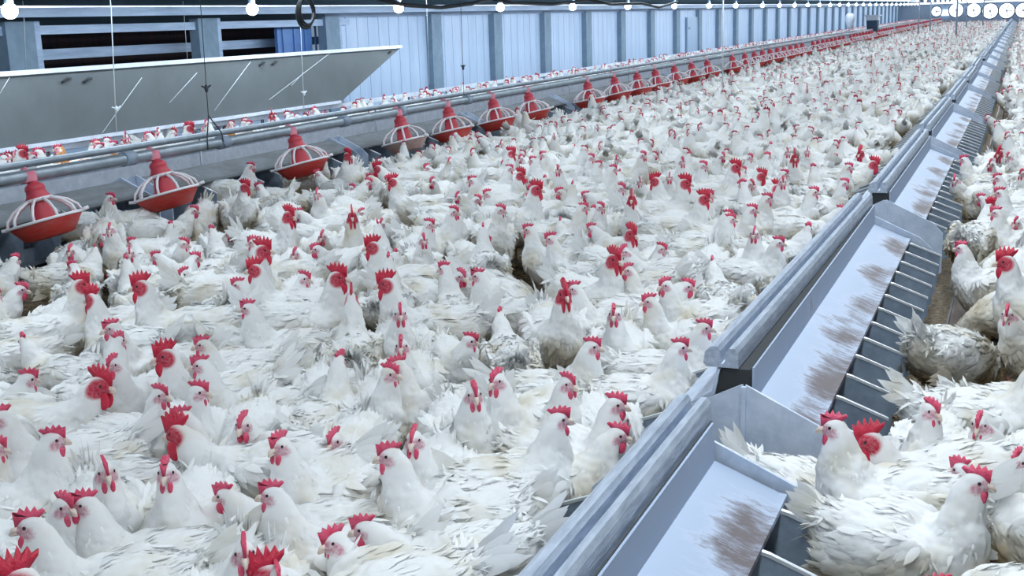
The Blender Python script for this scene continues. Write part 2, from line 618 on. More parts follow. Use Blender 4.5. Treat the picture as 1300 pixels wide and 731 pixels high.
# ------------------------------------------------------------------ divider fence, long board, drinker pipe
FX = -7.2
bm = bmesh.new()
box(bm, -.03, .03, 0, 88, .58, .625)
fr = link_mesh('partition_fence', bm, M['whiterail'], loc=(FX, 5, 0))
bm = bmesh.new()
for k in range(80):
    tube(bm, [(0, k * 1.1, 0), (0, k * 1.1, .6)], .012, 4)
link_mesh('stake', bm, M['mesh'], fr)['kind'] = 'stuff'
bm = bmesh.new()
for k in range(9):
    box(bm, -.004, .004, 0, 88, .05 + k * .055, .054 + k * .055)
link_mesh('wire', bm, M['mesh'], fr)
tag(fr, 'low wire partition with a white top rail running the length of the shed', 'fence')

bx = -7.12
ya, yb_top, yb_bot = 4.2, at_x(508, 57, bx).y, at_x(432, 136, bx).y
bm = bmesh.new()
prism(bm, [(ya, .66), (yb_bot, .64), (yb_top, 1.20), (ya, 1.20)], 'x', bx - .03, bx)
bd = link_mesh('hanging_board', bm, M['board'])
bm = bmesh.new()
box(bm, bx - .045, bx + .02, ya, yb_top + .02, 1.20, 1.235)
link_mesh('top_edging', bm, M['whiterail'], bd)
bm = bmesh.new()
box(bm, bx - .045, bx + .02, ya, yb_bot, .635, .665)
link_mesh('bottom_edging', bm, M['whiterail'], bd)
for px, py in ((83, 101), (110, 101), (332, 80), (348, 79), (495, 65)):
    p = at_x(px, py, bx + .01)
    bm = bmesh.new()
    tube(bm, [(p.x, p.y - .04, p.z - .02), (p.x + .02, p.y, p.z + .012), (p.x, p.y + .06, p.z + .01)], .010, 6)
    link_mesh('hook', bm, M['black'], bd)
for (xa, y1, xb, y2) in ((0, 118, 12, 98), (130, 168, 180, 98), (272, 140, 318, 78), (215, 130, 250, 92), (342, 126, 420, 66), (370, 108, 385, 92)):
    a, b = at_x(xa, y1, bx + .003), at_x(xb, y2, bx + .003)
    bm = bmesh.new()
    tube(bm, [a, b], .004, 4)
    link_mesh('brace_wire', bm, M['cord'], bd)
tag(bd, 'long grey board with a white edge and slanted end above the partition', 'board')

bm = bmesh.new()
box(bm, -6.36, -6.34, 1, 93, 0, .50)
box(bm, -6.38, -6.32, 1, 93, .50, .52)
sb = link_mesh('platform_board', bm, M['whiterail'])
tag(sb, 'long pale board edging the raised platform behind the hanging pans', 'board')
bm = bmesh.new()
for k in range(10):
    box(bm, -7.17 + k * .08, -7.12 + k * .08, 1, 93, .17, .20)
for k in range(62):
    box(bm, -7.17, -6.40, 1.2 + k * 1.5, 1.26 + k * 1.5, 0, .17)
tag(link_mesh('floor_slats', bm, M['plank']), kind='structure')
PX = -6.25
bm = bmesh.new()
tube(bm, [(PX, 4.5, .64), (PX, 90, .64)], .026, 10)
dp = link_mesh('drinker_pipe', bm, M['pipe'])
for k in range(28):
    bm = bmesh.new()
    tube(bm, [(PX, 5.2 + k * 3, .66), (PX, 5.2 + k * 3, .0)], .010, 6)
    link_mesh('support', bm, M['pipe'], dp)
tag(dp, 'thin grey water pipe running behind the red feeder pans', 'pipe')

# ------------------------------------------------------------------ feed tube and pans
TX, TZ = -5.4, .685
bm = bmesh.new()
tube(bm, [(TX, 3.6, TZ), (TX, 91, TZ)], .038, 12)
ft = link_mesh('feed_tube', bm, M['pipe'])
for px in (162, 284, 439, 512, 596):
    p = at_x(px, 200, TX)
    bm = bmesh.new()
    tube(bm, [(TX, p.y - .05, TZ), (TX, p.y + .05, TZ)], .05, 12)
    link_mesh('clamp', bm, M['steel_dark'], ft)
tag(ft, 'long grey feed tube carrying the red feeder pans down the shed', 'pipe')
PR = .215


def make_pan(bowl):
    t = empty('feeder_pan')
    bm = bmesh.new()
    lathe(bm, [(.0, -.10), (.10, -.10), (.145, -.092), (PR - .016, -.02), (PR, .0), (PR - .006, .004), (PR - .024, -.012), (.14, -.078), (0, -.085)], 36)
    link_mesh('bowl', bm, bowl, t, True)
    bm = bmesh.new()
    lathe(bm, [(PR - .004, -.004), (PR + .016, -.004), (PR + .016, .012), (PR - .004, .012), (PR - .004, -.004)], 36)
    for k in range(2):
        a = k * math.pi + .3
        p = Vector((math.cos(a), math.sin(a), 0))
        tube(bm, [p * (PR + .0) + Vector((0, 0, .005)), p * (PR + .05) + Vector((0, 0, .012))], .012, 6)
    link_mesh('rim', bm, M['grill'], t, True)
    bm = bmesh.new()
    for k in range(10):
        a = k * math.pi / 5
        c, s = math.cos(a), math.sin(a)
        pts = [(PR + .004, 0), (PR - .012, .05), (PR - .06, .095), (.10, .122), (.065, .135)]
        tube(bm, [(c * r, s * r, z) for r, z in pts], .0095, 6)
    lathe(bm, [(.062, .12), (.082, .125), (.085, .14), (.062, .145)], 20)
    link_mesh('grill', bm, M['grill'], t, True)
    bm = bmesh.new()
    lathe(bm, [(.085, -.055), (.07, .05), (.055, .12), (.052, .13)], 20)
    link_mesh('inner_cone', bm, M['redpl'], t, True)
    bm = bmesh.new()
    lathe(bm, [(.068, .135), (.072, .15), (.062, .165), (.055, .19), (.060, .195), (.056, .215), (.046, .225), (.030, .235), (0.028, .25)], 20)
    link_mesh('drop_collar', bm, M['redpl'], t, True)
    bm = bmesh.new()
    tube(bm, [(0, 0, .235), (-.012, .0, .28), (-.035, .0, .33)], [.030, .027, .024], 10)
    lathe(bm, [(.050, -.03), (.052, .03), (.045, .03), (.043, -.03), (.05, -.03)], 12, c=(-.02, 0, .275))
    link_mesh('tube_saddle', bm, M['pink'], t, True)
    return t


pan0, pan1 = make_pan(M['redbowl']), make_pan(M['palebowl'])
panpx = [(41, 270), (197, 237), (371, 205), (505, 183), (566, 171), (623, 158), (668, 150), (743, 131), (777, 124), (806, 118), (829, 114), (853, 110), (875, 105), (895, 101), (927, 95), (943, 92), (955, 90)]
panY = [at_x(px, 150, TX).y if False else at_x(px, py, TX).y for px, py in panpx]
y = panY[-1]
q = 0
while y < 90:
    q += 1
    y += .9 * (2 if q % 8 == 0 else 1)
    panY.append(y)
for i, y in enumerate(panY):
    if i == 0:
        o = pan0
    elif i == 3:
        o = pan1
    else:
        o = dup(pan0)
    rad = .0
    # rim centre height from tube; pans swing sideways a little
    tl = random.uniform(-.03, .03)
    vd = Vector((TX, y, 0)).normalized()
    rd = vd.cross(Vector((0, 0, 1)))
    swing = Matrix.Rotation(-.19 + tl, 4, vd) @ Matrix.Rotation(-(1.06 / math.hypot(TX, y) + .035), 4, rd)
    o.location = Vector((TX, y, TZ)) - (swing @ Vector((-.02, 0, .285)))
    qz = Matrix.Rotation(random.uniform(-.5, .5) if i else .2, 4, 'Z')
    o.rotation_euler = (swing @ qz).to_euler()
    more = ['eleventh', 'twelfth', 'thirteenth', 'fourteenth', 'fifteenth', 'sixteenth', 'seventeenth', 'eighteenth', 'nineteenth', 'twentieth']
    if i == 3:
        lab = 'faded pale bowl feeder pan with white grill, fourth of the row'
    elif i < 20:
        lab = 'red feeder pan with white grill, %s of the row from the left' % (names + more)[i]
    else:
        lab = 'tiny red feeder pan far down the hanging row past the twentieth'
    tag(o, lab, 'feeder pan', 'red feeder pans, first twenty' if i < 20 else 'red feeder pans, far part of the row')


# ------------------------------------------------------------------ metal trough units
def make_trough(L, nd, detail=True, rail=True):
    t = empty('feed_trough')
    bm = bmesh.new()                                     # closed end plate with ridge seam
    half = .25
    prism(bm, [(-.01, .455), (-half, .335), (-.31, .28), (-.31, .06), (-.24, .0), (-.004, .0), (-.004, .455)], 'y', -.03, -.022)
    prism(bm, [(.004, .458), (half + .005, .335), (.31, .28), (.31, .06), (.24, .0), (.0, .0)], 'y', -.036, -.026)
    box(bm, -.006, .008, -.05, -.036, .0, .455)
    link_mesh('end_plate', bm, M['steel'], t)
    bm = bmesh.new()
    prism(bm, [(-.01, .455), (-half, .335), (-.31, .28), (-.31, .06), (-.24, .0), (.24, .0), (.31, .06), (.31, .28), (half, .335)], 'y', L - .03, L - .02)
    link_mesh('end_plate', bm, M['steel'], t)
    bm = bmesh.new()                                     # feed channel
    prism(bm, [(-.12, .02), (.12, .02), (.13, .14), (.118, .14), (.108, .032), (-.108, .032), (-.118, .14), (-.13, .14)], 'y', 0, L - .05)
    link_mesh('feed_channel', bm, M['steel_dark'], t)
    bm = bmesh.new()
    box(bm, -.105, .105, .02, L - .07, .033, .07)
    link_mesh('feed', bm, M['rust'], t)
    if rail:
        bm = bmesh.new()                                     # folded ridge rail of two rounded ribs
        prof = [(-.10, .50), (-.095, .535), (-.075, .552), (-.058, .552), (-.050, .540), (-.047, .500), (-.037, .500), (-.034, .536), (-.024, .548), (-.008, .548), (.002, .536), (.004, .49), (-.008, .49), (-.09, .49)]
        prism(bm, prof, 'y', 0, L)
        rr = link_mesh('ridge_rail', bm, M['rail'], t)
        bm = bmesh.new()
        prism(bm, [(-.075, .49), (-.088, .42), (.014, .42), (.008, .49)], 'y', .01, L - .01)
        link_mesh('ridge_gap_shade', bm, M['blackgap'], t)  # near-black colour paints the shade in the gap beside the rail
        bm = bmesh.new()                                     # right lid: upright flange + sloping tray with turned edge
        prism(bm, [(0, .50), (.003, .40), (.165, .335), (.185, .333), (.186, .322), (.181, .318), (.160, .324), (.006, .388), (-.006, .395), (-.006, .5)], 'y', 0, L - .05)
        ld = link_mesh('lid', bm, M['lid'], t, loc=(.022, .0, 0))
        for yy in (-.012, L - .06):
            bm = bmesh.new()
            prism(bm, [(.05, .372), (.055, .360), (.165, .320), (.205, .318), (.207, .328), (.182, .331), (.16, .336)], 'y', yy, yy + .016)
            link_mesh('lid_gap_shade', bm, M['black'], t)  # dark strip painted where the lid end shows a black gap
    else:
        bm = bmesh.new()
        prism(bm, [(-.004, .43), (.004, .43), (.24, .335), (.24, .325), (.0, .418), (-.004, .42)], 'y', 0, L - .05)
        link_mesh('lid', bm, M['grime'], t)
    bm = bmesh.new()                                     # left lid
    prism(bm, [(-.088, .49), (-.102, .42), (-.235, .335), (-.238, .325), (-.226, .330), (-.092, .412), (-.078, .488)] if rail else [(.0, .43), (-.235, .335), (-.235, .325), (0, .418)], 'y', 0, L - .05)
    link_mesh('lid', bm, M['steel'] if rail else M['grime'], t)
    ps, dm = [], bmesh.new()
    for k in range(nd):
        yy = .12 + k * (L - .25) / (nd - 1)
        for s in (1, -1):
            bm = bmesh.new() if detail else dm
            prism(bm, [(s * .10, .345), (s * .225, .315), (s * .36, .262), (s * .352, .12), (s * .13, .05), (s * .10, .12)], 'y', yy, yy + .004)
            prism(bm, [(s * .10, .350), (s * .225, .320), (s * .366, .266), (s * .366, .258), (s * .225, .311), (s * .10, .341)], 'y', yy - .004, yy + .008, 1)
            if detail:
                link_mesh('divider', bm, [M['steel_dark'], M['steel_edge']], t)
    if not detail:
        link_mesh('divider', dm, [M['steel_dark'], M['steel_edge']], t)['kind'] = 'stuff'
    else:
        dm.free()
    return t


CX = -.68
T = make_trough(3.15, 13)
T.location = (CX, 3.32, 0)
tag(T, 'second metal trough unit from the camera, its lid smeared brown, hens at its right', 'feed trough', 'metal trough units on the right')
T1 = dup(T)
T1.location = (CX, -.28, -.0)
tag(T1, 'nearest metal trough unit, cut off by the bottom edge of the view', 'feed trough', 'metal trough units on the right')
# second unit's ridge rail has sprung open at its near end
for ch in T.children:
    if ch.name.startswith('ridge_rail'):
        ch.location = (-.028, 0, .004)
        ch.rotation_euler = (0, 0, R(-.55))
Tf = None
for k in range(2, 25):
    if k < 6:
        o = dup(T1)
    elif Tf is None:
        Tf = o = make_trough(3.15, 13, False)
    else:
        o = dup(Tf)
    o.location = (CX + random.uniform(-.015, .02) + .02, 3.32 + 3.62 * (k - 1), 0)
    o.rotation_euler = (0, 0, R(random.uniform(-.25, .25)))
    if k < 8:
        lab = 'grey metal trough unit, %s in the right hand line from the camera' % names[k]
    else:
        lab = 'far grey metal trough unit near the top end of the right hand line'
    tag(o, lab, 'feed trough', 'metal trough units on the right' if k < 8 else 'far metal trough units on the right')
# left line behind the pans
LTX = -5.95
for k in range(0, 30):
    if k == 0:
        TL = o = make_trough(2.75, 9, False, False)
    else:
        o = dup(TL)
    o.location = (LTX, 1.25 + 2.9 * k, 0.02)
    o.rotation_euler = (0, 0, 0)
    lab = 'grey metal trough unit behind the hanging pans, %s from the left edge' % names[k] if k < 6 else 'far metal trough unit behind the row of hanging pans'
    tag(o, lab, 'feed trough', 'metal trough units behind the pans' if k < 6 else 'far metal trough units behind the pans')

# plank on the floor right of the trough
bm = bmesh.new()
box(bm, -.235, -.17, 2.4, 30, 0, .09)
pl = link_mesh('floor_plank', bm, M['plank'])
bm = bmesh.new()
box(bm, -.245, -.236, 2.4, 30, .0, .095)
link_mesh('side_lath', bm, M['black'], pl)
tag(pl, 'dirty dark wooden plank on the litter right of the metal troughs', 'plank')

# ------------------------------------------------------------------ hanging cords, poles, hoses, hopper
def cord(px0, py0, px1, py1, X, m, lab, r=.004, knot=None, black=False, cat='rope'):
    a, b = at_x(px0, py0, X), at_x(px1, py1, X)
    dz = 2.0 - a.z
    top = Vector((a.x, a.y, 1.75 + (a.x + 8.3) * .163))
    bm = bmesh.new()
    tube(bm, [top, a, b], r * .6, 5)
    o = link_mesh('ceiling_rope', bm, m)
    if knot:
        k = at_x(knot[0], knot[1], X)
        bm = bmesh.new()
        ellipsoid(bm, k, (.012, .018, .03), seg=8)
        tube(bm, [k + Vector((0, -.05, .02)), k, k + Vector((0, .05, .02))], .007, 5)
        link_mesh('knot', bm, m, o)
    tag(o, lab, cat, 'cords hanging from the ceiling')
    return o


cord(141, 10, 148, 168, -6.9, M['cord'], 'white cord with a knot hanging before the grey board', .008, (148, 138))
cord(255, 10, 265, 153, -5.42, M['dcord'], 'dark cord ending in a loop that holds the feed tube', .005, (262, 112))
cord(382, 40, 386, 138, -6.9, M['cord'], 'white cord hanging in front of the board below the hose coil', .006, (386, 118))
cord(542, 15, 545, 106, -6.5, M['cord'], 'white cord hanging before the first dark post right of the board', .007)
cord(585, 8, 589, 120, -5.42, M['dcord'], 'dark cord with a black knot before the pale wall panels', .005, (588, 85))
cord(30, 12, 33, 88, -8.0, M['cord'], 'thin pale cord beside the first bulb at the left edge', .006)
cord(233, 10, 238, 75, -8.0, M['cord'], 'thin pale cord in front of the open bay left of the dark post', .006)
# dark loop at the tube
a = at_x(265, 150, -5.4)
bm = bmesh.new()
tube(bm, [(a.x, a.y, a.z + .02), (a.x + .04, a.y - .09, TZ + .06), (a.x + .045, a.y - .1, TZ - .03)], .005, 5)
tube(bm, [(a.x, a.y, a.z + .02), (a.x + .04, a.y + .08, TZ + .08), (a.x + .045, a.y + .1, TZ - .03)], .005, 5)
tag(link_mesh('tube_hanger', bm, M['dcord']), 'black wire hanger forked over the feed tube between first pans', 'hanger')

cc = at_x(387, 17, -6.2)
bm = bmesh.new()
for j in range(3):
    rr_ = .135 - .008 * j
    pts = []
    for k in range(25):
        a = k / 24 * 2 * math.pi
        pts.append((cc.x + .015 * j, cc.y + math.cos(a) * rr_ * 1.05, cc.z + math.sin(a) * rr_ + .01 * j))
    tube(bm, pts, .011, 8)
tag(link_mesh('hose_coil', bm, M['black']), 'coiled black hose hanging under the ceiling above the grey board', 'hose')
hs = [((480, -2), (515, 6), (560, 9), (600, 4), (625, -3)), ((618, -3), (650, 3), (700, 5), (745, 0)), ((745, -2), (775, 5), (815, 4), (836, 9), (860, 2))]
for i, pts in enumerate(hs):
    bm = bmesh.new()
    tube(bm, [at_x(x, y, -6.0 - .1 * i) for x, y in pts], .022, 8)
    tag(link_mesh('sagging_hose', bm, M['black']), ['thick black hose sagging between second and fourth bulbs', 'thin black hose sagging between fourth and fifth bulbs', 'tangled black hose sagging around the sixth bulb'][i], 'hose', 'hoses sagging from the ceiling')


def pole(px, py0, py1, z0, r, m, lab):
    b = at_z(px, py1, z0)
    bm = bmesh.new()
    ztop = 1.74 + (b.x + 8.3) * .163
    tube(bm, [(b.x, b.y, z0), (b.x, b.y, ztop)], r, 8)
    tube(bm, [(b.x, b.y, z0), (b.x, b.y, z0 + .05)], r * 2, 8)
    o = link_mesh('roof_pole', bm, m)
    tag(o, lab, 'pole', 'poles standing between floor and roof')


pole(917, 175, 140, 0.0, .012, M['steel_edge'], 'thin silver pole rising from the flock right of the feed line')
pole(1213, 60, 56, 0.0, .035, M['steel_dark'], 'dark pole standing in the far flock, tallest against the fans')
pole(1180, 55, 52, 0.0, .03, M['steel_dark'], 'dark pole just left of the tallest far pole')
pole(1165, 56, 54, 0.0, .028, M['steel_dark'], 'leftmost of the far dark poles near the feed line')
pole(1226, 46, 44, 0.0, .03, M['steel_dark'], 'far dark pole just right of the tallest one')
pole(1247, 42, 42, 0.0, .035, M['steel_dark'], 'rightmost far dark pole below the fans')

# feed hopper on the far feed line
p = at_x(1108, 30, TX)
h = empty('feed_hopper', (TX, p.y, .74))
h.scale = (.5, .5, .62)
bm = bmesh.new()
prism(bm, [(-.9, .5), (.9, .5), (.9, .75), (-.9, .75)], 'x', -.45, .45)
prism(bm, [(-1.1, .75), (1.1, .75), (1.1, .82), (-1.1, .82)], 'x', -.55, .55)
link_mesh('bin', bm, M['whiterail'], h)
bm = bmesh.new()
prism(bm, [(-.25, -.2), (.25, -.2), (.8, .5), (-.8, .5)], 'x', -.4, .4)
link_mesh('funnel', bm, M['hopperblue'], h)
tag(h, 'far feed hopper with white bin and dark funnel on the feed line', 'hopper')
p = at_x(1079, 22, -6.4)
bm = bmesh.new()
lathe(bm, [(0, .62), (.1, .62), (.16, .55), (.2, .42), (.12, .1), (.05, 0), (0, 0)], 14)
tag(link_mesh('hanging_sack', bm, M['whiterail'], loc=(p.x, p.y, p.z - .45)), 'white sack hanging left of the far feed hopper', 'sack')

# ------------------------------------------------------------------ birds
def catmull(P, n):
    out = []
    P = [P[0]] + P + [P[-1]]
    for i in range(1, len(P) - 2):
        for k in range(n):
            t = k / n
            a, b, c, d = (np.array(P[i + j - 1], float) for j in range(4))
            out.append(.5 * ((2 * b) + (-a + c) * t + (2 * a - 5 * b + 4 * c - d) * t * t + (-a + 3 * b - 3 * c + d) * t ** 3))
    out.append(np.array(P[-2], float))
    return out


POSES = {   # spine stations: x, y, z, half width, half height
    'up': dict(sp=[(-.185, 0, .315, .03, .035), (-.15, 0, .285, .07, .075), (-.08, 0, .25, .100, .108), (0, 0, .235, .112, .118), (.07, 0, .25, .105, .115), (.12, 0, .285, .082, .095), (.142, 0, .330, .058, .066), (.150, 0, .372, .045, .050), (.153, 0, .41, .034, .038), (.158, 0, .437, .027, .029)], head=(.166, 0, .446), yaw=0, pitch=-4),
    'upturn': dict(sp=[(-.185, 0, .315, .03, .035), (-.15, 0, .285, .07, .075), (-.08, 0, .25, .100, .108), (0, 0, .235, .112, .118), (.07, 0, .25, .105, .115), (.12, 0, .285, .082, .095), (.142, .004, .330, .058, .066), (.146, .008, .372, .045, .050), (.150, .012, .41, .034, .038), (.152, .012, .437, .027, .029)], head=(.156, .014, .446), yaw=55, pitch=-6),
    'mid': dict(sp=[(-.19, 0, .30, .03, .035), (-.15, 0, .275, .07, .075), (-.08, 0, .245, .102, .105), (0, 0, .230, .114, .115), (.08, 0, .235, .105, .110), (.14, 0, .262, .080, .088), (.178, .005, .296, .055, .060), (.200, .008, .330, .045, .048), (.216, .01, .358, .034, .036), (.228, .01, .375, .024, .025)], head=(.238, .01, .380), yaw=-20, pitch=-10),
    'midturn': dict(sp=[(-.19, 0, .30, .03, .035), (-.15, 0, .275, .07, .075), (-.08, 0, .245, .102, .105), (0, 0, .230, .114, .115), (.08, 0, .235, .105, .110), (.135, .01, .262, .080, .088), (.165, .025, .300, .055, .060), (.178, .035, .334, .045, .048), (.186, .042, .362, .034, .036), (.190, .045, .38, .024, .025)], head=(.194, .048, .386), yaw=70, pitch=-12),
    'low': dict(sp=[(-.18, 0, .345, .03, .035), (-.15, 0, .31, .07, .075), (-.08, 0, .262, .104, .105), (0, 0, .230, .114, .115), (.08, 0, .205, .103, .105), (.15, 0, .19, .076, .082), (.205, .0, .165, .052, .055), (.245, .0, .135, .038, .040), (.272, .0, .105, .029, .030), (.285, 0, .085, .024, .025)], head=(.292, 0, .075), yaw=0, pitch=-48),
    'rest': dict(sp=[(-.19, 0, .235, .03, .035), (-.15, 0, .205, .078, .07), (-.08, 0, .165, .112, .1), (0, 0, .145, .124, .115), (.08, 0, .152, .112, .110), (.13, 0, .19, .084, .088), (.155, .0, .235, .055, .060), (.162, .0, .272, .040, .043), (.168, .0, .30, .029, .031), (.172, .0, .322, .024, .025)], head=(.18, 0, .33), yaw=15, pitch=-5),
}


def head_frame(P):
    q = Matrix.Rotation(R(P['yaw']), 3, 'Z') @ Matrix.Rotation(R(-P['pitch']), 3, 'Y')
    return Vector(P['head']), q


def make_bird(pose, rooster=False, seed=0, nf=3000, tail=1.0, ginger=False):
    rnd = random.Random(seed)
    P = POSES[pose]
    st = catmull(P['sp'], 4)
    bm = bmesh.new()
    rings, cs, ts = [], [], []
    for i, s in enumerate(st):
        t = Vector((st[min(i + 1, len(st) - 1)] - st[max(i - 1, 0)])[:3]).normalized()
        n_ = t.cross(Vector((0, 1, 0))).normalized()
        c = Vector(s[:3])
        cs.append(c)
        ts.append(t)
        side = n_.cross(t).normalized()
        rings.append([bm.verts.new(c + side * (math.cos(a) * s[3]) + n_ * (math.sin(a) * s[4])) for a in [2 * math.pi * k / 20 for k in range(20)]])
    for r0, r1 in zip(rings, rings[1:]):
        for k in range(20):
            bm.faces.new((r0[k], r0[(k + 1) % 20], r1[(k + 1) % 20], r1[k]))
    bm.faces.new(rings[0][::-1])
    bm.faces.new(rings[-1])
    H, q = head_frame(P)
    hs_ = 1.12 if rooster else 1.0
    ellipsoid(bm, H, (.030 * hs_, .021 * hs_, .024 * hs_), q, 14)
    ellipsoid(bm, H + q @ Vector((.020, 0, -.005)) * hs_, (.018 * hs_, .013 * hs_, .015 * hs_), q, 10)
    dz = -.085 if pose == 'rest' else 0
    for s in (-1, 1):        # folded wings, thighs, shanks and toes
        wq = Matrix.Rotation(R(-14 if pose != 'low' else 8), 3, 'Y') @ Matrix.Rotation(R(4 * s), 3, 'Z')
        ellipsoid(bm, (-.03, s * .094, .262 + dz), (.135, .026, .070), wq, 16)
        ellipsoid(bm, (-.01, s * .056, .185 + dz), (.06, .048, .075), None, 12)
    bmesh.ops.recalc_face_normals(bm, faces=bm.faces[:])
    me = bpy.data.meshes.new('tmp')
    bm.to_mesh(me)
    bm.free()
    tmp = bpy.data.objects.new('tmp', me)
    COL.objects.link(tmp)
    md = tmp.modifiers.new('r', 'REMESH')
    md.mode = 'VOXEL'
    md.voxel_size = .0068
    ms = tmp.modifiers.new('s', 'SMOOTH')
    ms.iterations = 3
    dg = bpy.context.evaluated_depsgraph_get()
    ev = tmp.evaluated_get(dg)
    me2 = bpy.data.meshes.new_from_object(ev)
    bpy.data.objects.remove(tmp)
    bpy.data.meshes.remove(me)
    bm = bmesh.new()
    bm.from_mesh(me2)
    bpy.data.meshes.remove(me2)
    bm.normal_update()
    qi = q.transposed()
    off = Vector((seed * 3.1, 0, 0))
    for v in bm.verts:
        hl = (v.co - H).length
        k = min(1, max(0, (hl - .03) / .06))
        d = noise.noise(v.co * 16 + off) * .014 + noise.noise(v.co * 60 + off) * .005
        v.co += v.normal * d * k
    # face skin: the bare patch round the eye
    for f in bm.faces:
        f.smooth = True
        l = qi @ (f.calc_center_median() - H)
        l = l / hs_
        bare = (l.x > -.012 and l.z < .013 and l.z > -.026 and l.x < .05) if not rooster else (l.x > -.018 and l.z < .02 and l.z > -.03)
        f.material_index = 1 if (ginger and bare and l.length < .05) else 0
    # shanks
    skl = bm.verts.layers.float.new('skin')
    for v in bm.verts:
        l = (qi @ (v.co - H)) / hs_
        if rooster:
            d = ((l.x - .012) / .032) ** 2 + ((l.z + .004) / .025) ** 2
        else:
            d = ((l.x - .018) / .024) ** 2 + ((l.z + .005 - (l.x - .018) * .25) / .0145) ** 2
        v[skl] = max(0, min(1, (1.25 - d) / .5)) if l.length < .06 else 0
    base = bm
    if pose != 'rest':
        for s in (-1, 1):
            x0 = rnd.uniform(-.025, .03)
            tube(base, [(0, s * .054, .15), (x0 * .5 - .012, s * .054, .095), (x0, s * .056, .018)], [.016, .0085, .0075], 8, 2)
            for a in (-38, 0, 38, 180):
                d = Vector((math.cos(R(a)), math.sin(R(a)), 0)) * (.048 if a != 180 else .022)
                tube(base, [(x0, s * .056, .018), Vector((x0, s * .056, .012)) + d * .5, Vector((x0, s * .056, .004)) + d], [.0065, .0055, .003], 6, 2)
    # feathers
    bvh_faces = [f for f in bm.faces if f.material_index == 0 and max(v[skl] for v in f.verts) < .05]
    cents = [(f.calc_center_median().copy(), f.normal.copy()) for f in bvh_faces]

    def blade(p, d, up, ln, wd, curl, seg=3, m_=0):
        d, up = d.normalized(), up.normalized()
        sd = d.cross(up).normalized()
        prev = None
        prof = [.55, 1.0, .85, .0] if seg == 3 else [.6, 1, 1, .75, 0]
        for k in range(seg + 1):
            t = k / seg
            c = p + d * (ln * t) - up * (curl * t * t * ln)
            if k == seg:
                cur = [base.verts.new(c)]
            else:
                wv = wd * prof[k] * .5
                cur = [base.verts.new(c - sd * wv - up * .12 * wv), base.verts.new(c + up * .10 * wv), base.verts.new(c + sd * wv - up * .12 * wv)]
            if prev:
                if len(cur) == 3:
                    fs = [(prev[0], prev[1], cur[1], cur[0]), (prev[1], prev[2], cur[2], cur[1])]
                else:
                    fs = [(prev[0], prev[1], cur[0]), (prev[1], prev[2], cur[0])]
                for q_ in fs:
                    f = base.faces.new(q_)
                    f.smooth = True
                    f.material_index = m_
            prev = cur

    for _ in range(nf):
        c, nn = cents[rnd.randrange(len(cents))]
        hl = (c - H).length
        if hl < .033 or c.z < .1 + (dz if dz else 0):
            continue
        j = min(range(len(cs)), key=lambda a: (cs[a] - c).length_squared)
        fl = -ts[j]
        neck = j > len(cs) * .62
        if not neck:
            fl = fl + Vector((0, 0, -.25 if abs(c.y) > .04 else 0))
        fl = fl - nn * fl.dot(nn)
        if fl.length < .1:
            continue
        fl = fl.normalized()
        fluff = (c.x < -.09) or (c.z < .2 + dz) or rnd.random() < .07
        lift = (rnd.uniform(.02, .16) if neck else rnd.uniform(.04, .20)) if not fluff else rnd.uniform(.12, .6)
        d = fl + nn * lift + Vector((rnd.uniform(-.16, .16), rnd.uniform(-.16, .16), rnd.uniform(-.16, .16)))
        wing = abs(c.y) > .085 and c.x < .08 and not fluff
        ln = .022 if neck else (.052 if wing else .036)
        if hl < .06:
            ln = .012
        ln *= rnd.uniform(.8, 1.3)
        blade(c - nn * .003, d, nn, ln, ln * (.34 if not fluff else .24), rnd.uniform(.05, .25))
    # tail fan
    tb = cs[1]
    el = {'up': 52, 'upturn': 58, 'mid': 46, 'midturn': 40, 'low': 62, 'rest': 34}[pose] + rnd.uniform(-6, 6)
    nt_ = 15
    for k in range(nt_):
        u = (k / (nt_ - 1)) * 2 - 1
        ang = R(el - abs(u) * 34 + rnd.uniform(-7, 7))
        d = Vector((-math.cos(ang), u * .42 + rnd.uniform(-.08, .08), math.sin(ang)))
        ln = (.135 if not rooster else .155) * tail * rnd.uniform(.72, 1.1) * (1 - .25 * abs(u))
        blade(tb + Vector((.01, u * .022, 0)), d, Vector((-.35, u * 1.2 + .2 * (1 if u > 0 else -1), .35)), ln, .034, rnd.uniform(-.1, .35), 4)
    for k in range(130):      # loose fluff round the tail base
        d = Vector((rnd.uniform(-1, .05), rnd.uniform(-.8, .8), rnd.uniform(-.3, 1)))
        blade(tb + Vector((rnd.uniform(-.0, .05), rnd.uniform(-.04, .04), rnd.uniform(-.04, .02))), d, Vector((0, rnd.uniform(-1, 1), 1)), rnd.uniform(.035, .075), .011, .2)
    for s in (-1, 1):        # wing primaries
        for k in range(8):
            p = Vector((-.05 - .010 * k, s * (.108 - .003 * k), .285 - .012 * k + dz))
            d = Vector((-1, -s * .14, -.12 - .02 * k + (.2 if pose == 'low' else 0)))
            blade(p, d, Vector((0, s, .25)), .105 * rnd.uniform(.85, 1.1), .024, .1, 4)
    me = bpy.data.meshes.new('bird_body')
    bm.to_mesh(me)
    bm.free()
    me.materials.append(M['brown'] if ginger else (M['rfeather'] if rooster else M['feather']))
    me.materials.append(M['rface'] if rooster else M['face'])
    me.materials.append(M['shank'])
    root = bpy.data.objects.new('rooster' if rooster else 'hen', me)
    COL.objects.link(root)

    def hp(x, y, z):
        return H + q @ (Vector((x, y, z)) * hs_)
    # comb: serrated plate along the skull
    bm = bmesh.new()
    k = 1.25 if rooster else .8
    nsp = 6 if rooster else 5
    lean = rnd.uniform(-.25, .25) * (1 if not rooster else .4)
    low_, hi_ = [], []
    pts = [(.034, .004)]
